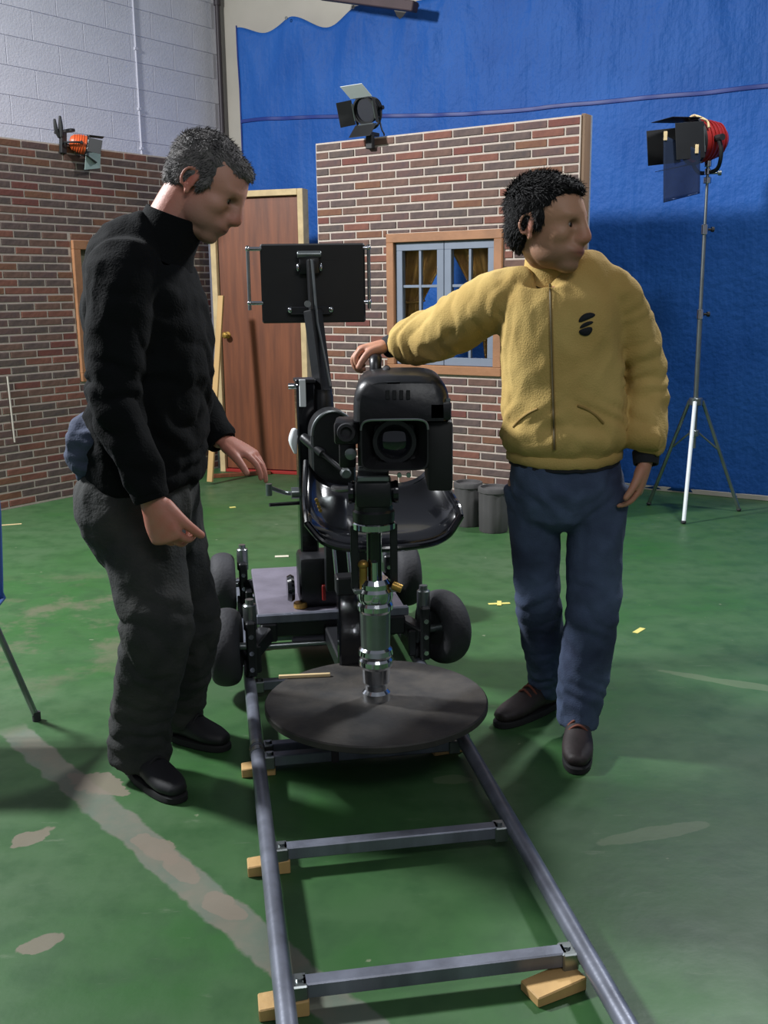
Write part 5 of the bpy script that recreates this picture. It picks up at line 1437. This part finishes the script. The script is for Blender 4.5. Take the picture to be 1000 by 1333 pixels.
    for s in (-1, 1): E(.016, s*.069, .012, .018, .010, .036); E(-.03, s*.064, .015, .045, .020, .05); E(.014, s*.0705, -.012, .008, .006, .018)
    me = solidify_union(mb, .0045, 3)
    for v, n_ in zip(me.vertices, [v.normal.copy() for v in me.vertices]): v.co += n_*(.003*noise.noise(v.co*40) + .0015*noise.noise(v.co*110))
    hair_on(me, 'hair', M['hairB'], root, X, hc, .013, 11000, .5, 5, lambda q: q.x > .08 and q.z < .07, body)
    # fleece
    mb = MB()
    mb.loft([belt+V(0, 0, -.02), belt+V(0, 0, .02), waist, mid, chest, chest.lerp(sh, .6), sh+V(.0, 0, .01), nb+V(-.015, 0, -.02)],
            [.182, .190, .192, .192, .198, .192, .168, .090], [.148, .156, .158, .162, .158, .145, .122, .085], lat=lat, n=40, rnd_cap=False, ex=2.3)
    for s_, e_, w_ in ((shR, elR, wrR), (shL, elL, wrL)):
        f_ = (w_-e_).normalized()
        mb.loft([s_.lerp(sh, .45)+V(0, 0, .01), s_+V(0, 0, .0), s_.lerp(e_, .5), e_, e_.lerp(w_, .5), w_-f_*.03, w_+f_*.004], [.084, .086, .076, .068, .060, .052, .046], n=28, rnd_cap=False)
    me = solidify_union(mb, .0075, 8)
    def fold(co, n):
        q = wr(co, n, .008, (7, 7, 6), 13) + wr(co, n, .004, (15, 15, 10), 4)
        q += n*.010*crease(co, V(.55, 0, .85), .085, 3)*(.35+math.exp(-((co.z-waist.z-.08)/.17)**2))
        for e_ in (elR, elL): q += n*.007*crease(co, V(.2, .2, 1), .07, 1)*math.exp(-((co-e_).length/.16)**2)
        return co+q
    fl = finish(me, 'fleece', M['blackfleece'], root, fold)
    # standing collar follows the tilted neck
    na = (P(-.028, 0, -.055)-nb).normalized(); nl = lat; nf = nl.cross(na)
    R = []
    for z, g in ((-.075, 1.35), (-.04, 1.14), (.01, 1.05), (.036, 1.03), (.036, .95), (.0, .93)):
        R.append([nb + nl*(.080*g*cos(2*pi*i/36)) + nf*(.078*g*sin(2*pi*i/36)) + na*(z + .012*sin(2*pi*i/36)*(1 if z > 0 else 0)) for i in range(36)])
    MB().rings(R, cap=False).build('collar', M['blackfleece'], root, sharp=60)
    for w_, e_ in ((wrR, elR), (wrL, elL)):
        d_ = (w_-e_).normalized()
        MB().lathe(w_-d_*.02, d_, [(-.01, .046), (.0, .049), (.024, .047), (.032, .043), (.032, .036), (.0, .035)], n=26, cap=False).build('cuff', M['blackfleece'], root)
    # trousers
    mb = MB()
    cro = at(198, 700, D0)
    mb.loft([belt+V(0, 0, .03), belt+V(-.01, 0, -.04), pel+V(-.03, 0, -.01), cro+V(-.01, 0, .0)], [.168, .182, .190, .172], [.134, .150, .160, .135], lat=lat, n=36, ex=2.3)
    mb.loft([hipR+V(-.01, 0, .02), hipR.lerp(kneeR, .35), hipR.lerp(kneeR, .7), kneeR, kneeR.lerp(ankR, .4), kneeR.lerp(ankR, .8), ankR+V(0, 0, -.045)], [.100, .098, .092, .088, .086, .084, .078], [.122, .116, .106, .098, .094, .090, .088], lat=lat, n=30, rnd_cap=False)
    mb.loft([hipL+V(.0, 0, .02), hipL.lerp(kneeL, .35), hipL.lerp(kneeL, .7), kneeL, kneeL.lerp(ankL, .4), kneeL.lerp(ankL, .8), ankL+V(0, 0, -.03)], [.100, .098, .092, .088, .084, .080, .074], [.120, .112, .104, .096, .090, .086, .080], lat=lat, n=30, rnd_cap=False)
    me = solidify_union(mb, .0075, 6)
    def jf(co, n):
        q = wr(co, n, .011, (8, 8, 4.5), 21) + wr(co, n, .004, (18, 18, 12), 2)
        kn = kneeL if co.y > D0 else kneeR
        q += n*.008*crease(co, V(.6, 0, .9), .085, 3)*(.3+math.exp(-((co.z-kn.z)/.14)**2))
        q += n*.009*crease(co, V(.2, 0, 1), .065, 6)*math.exp(-((co.z-.17)/.10)**2)
        return co+q
    tr = finish(me, 'trousers', M['cargo'], root, jf)
    # bunched bluish cloth hanging at the back of the waist
    mb = MB()
    c1, c2, c3 = at(118, 568, D0-.10), at(106, 597, D0-.10), at(122, 612, D0-.06)
    mb.loft([at(135, 545, D0-.06), c1, c2], [.03, .045, .03], [.05, .06, .05], lat=lat, n=20); mb.loft([at(140, 588, D0-.1), c2, at(97, 606, D0-.08)], [.04, .035, .018], [.05, .05, .03], lat=lat, n=20); mb.loft([c2, c3, at(145, 620, D0-.1)], [.03, .03, .03], [.05, .05, .05], lat=lat, n=20)
    me = solidify_union(mb, .006, 5)
    finish(me, 'shirt_tail', M['bluecloth'], root, lambda co, n: co + wr(co, n, .014, (16, 9, 22), 5))
    shoe(root, hR, tR, upm='shoeb'); shoe(root, hL, tL, upm='shoeb')
man_black()
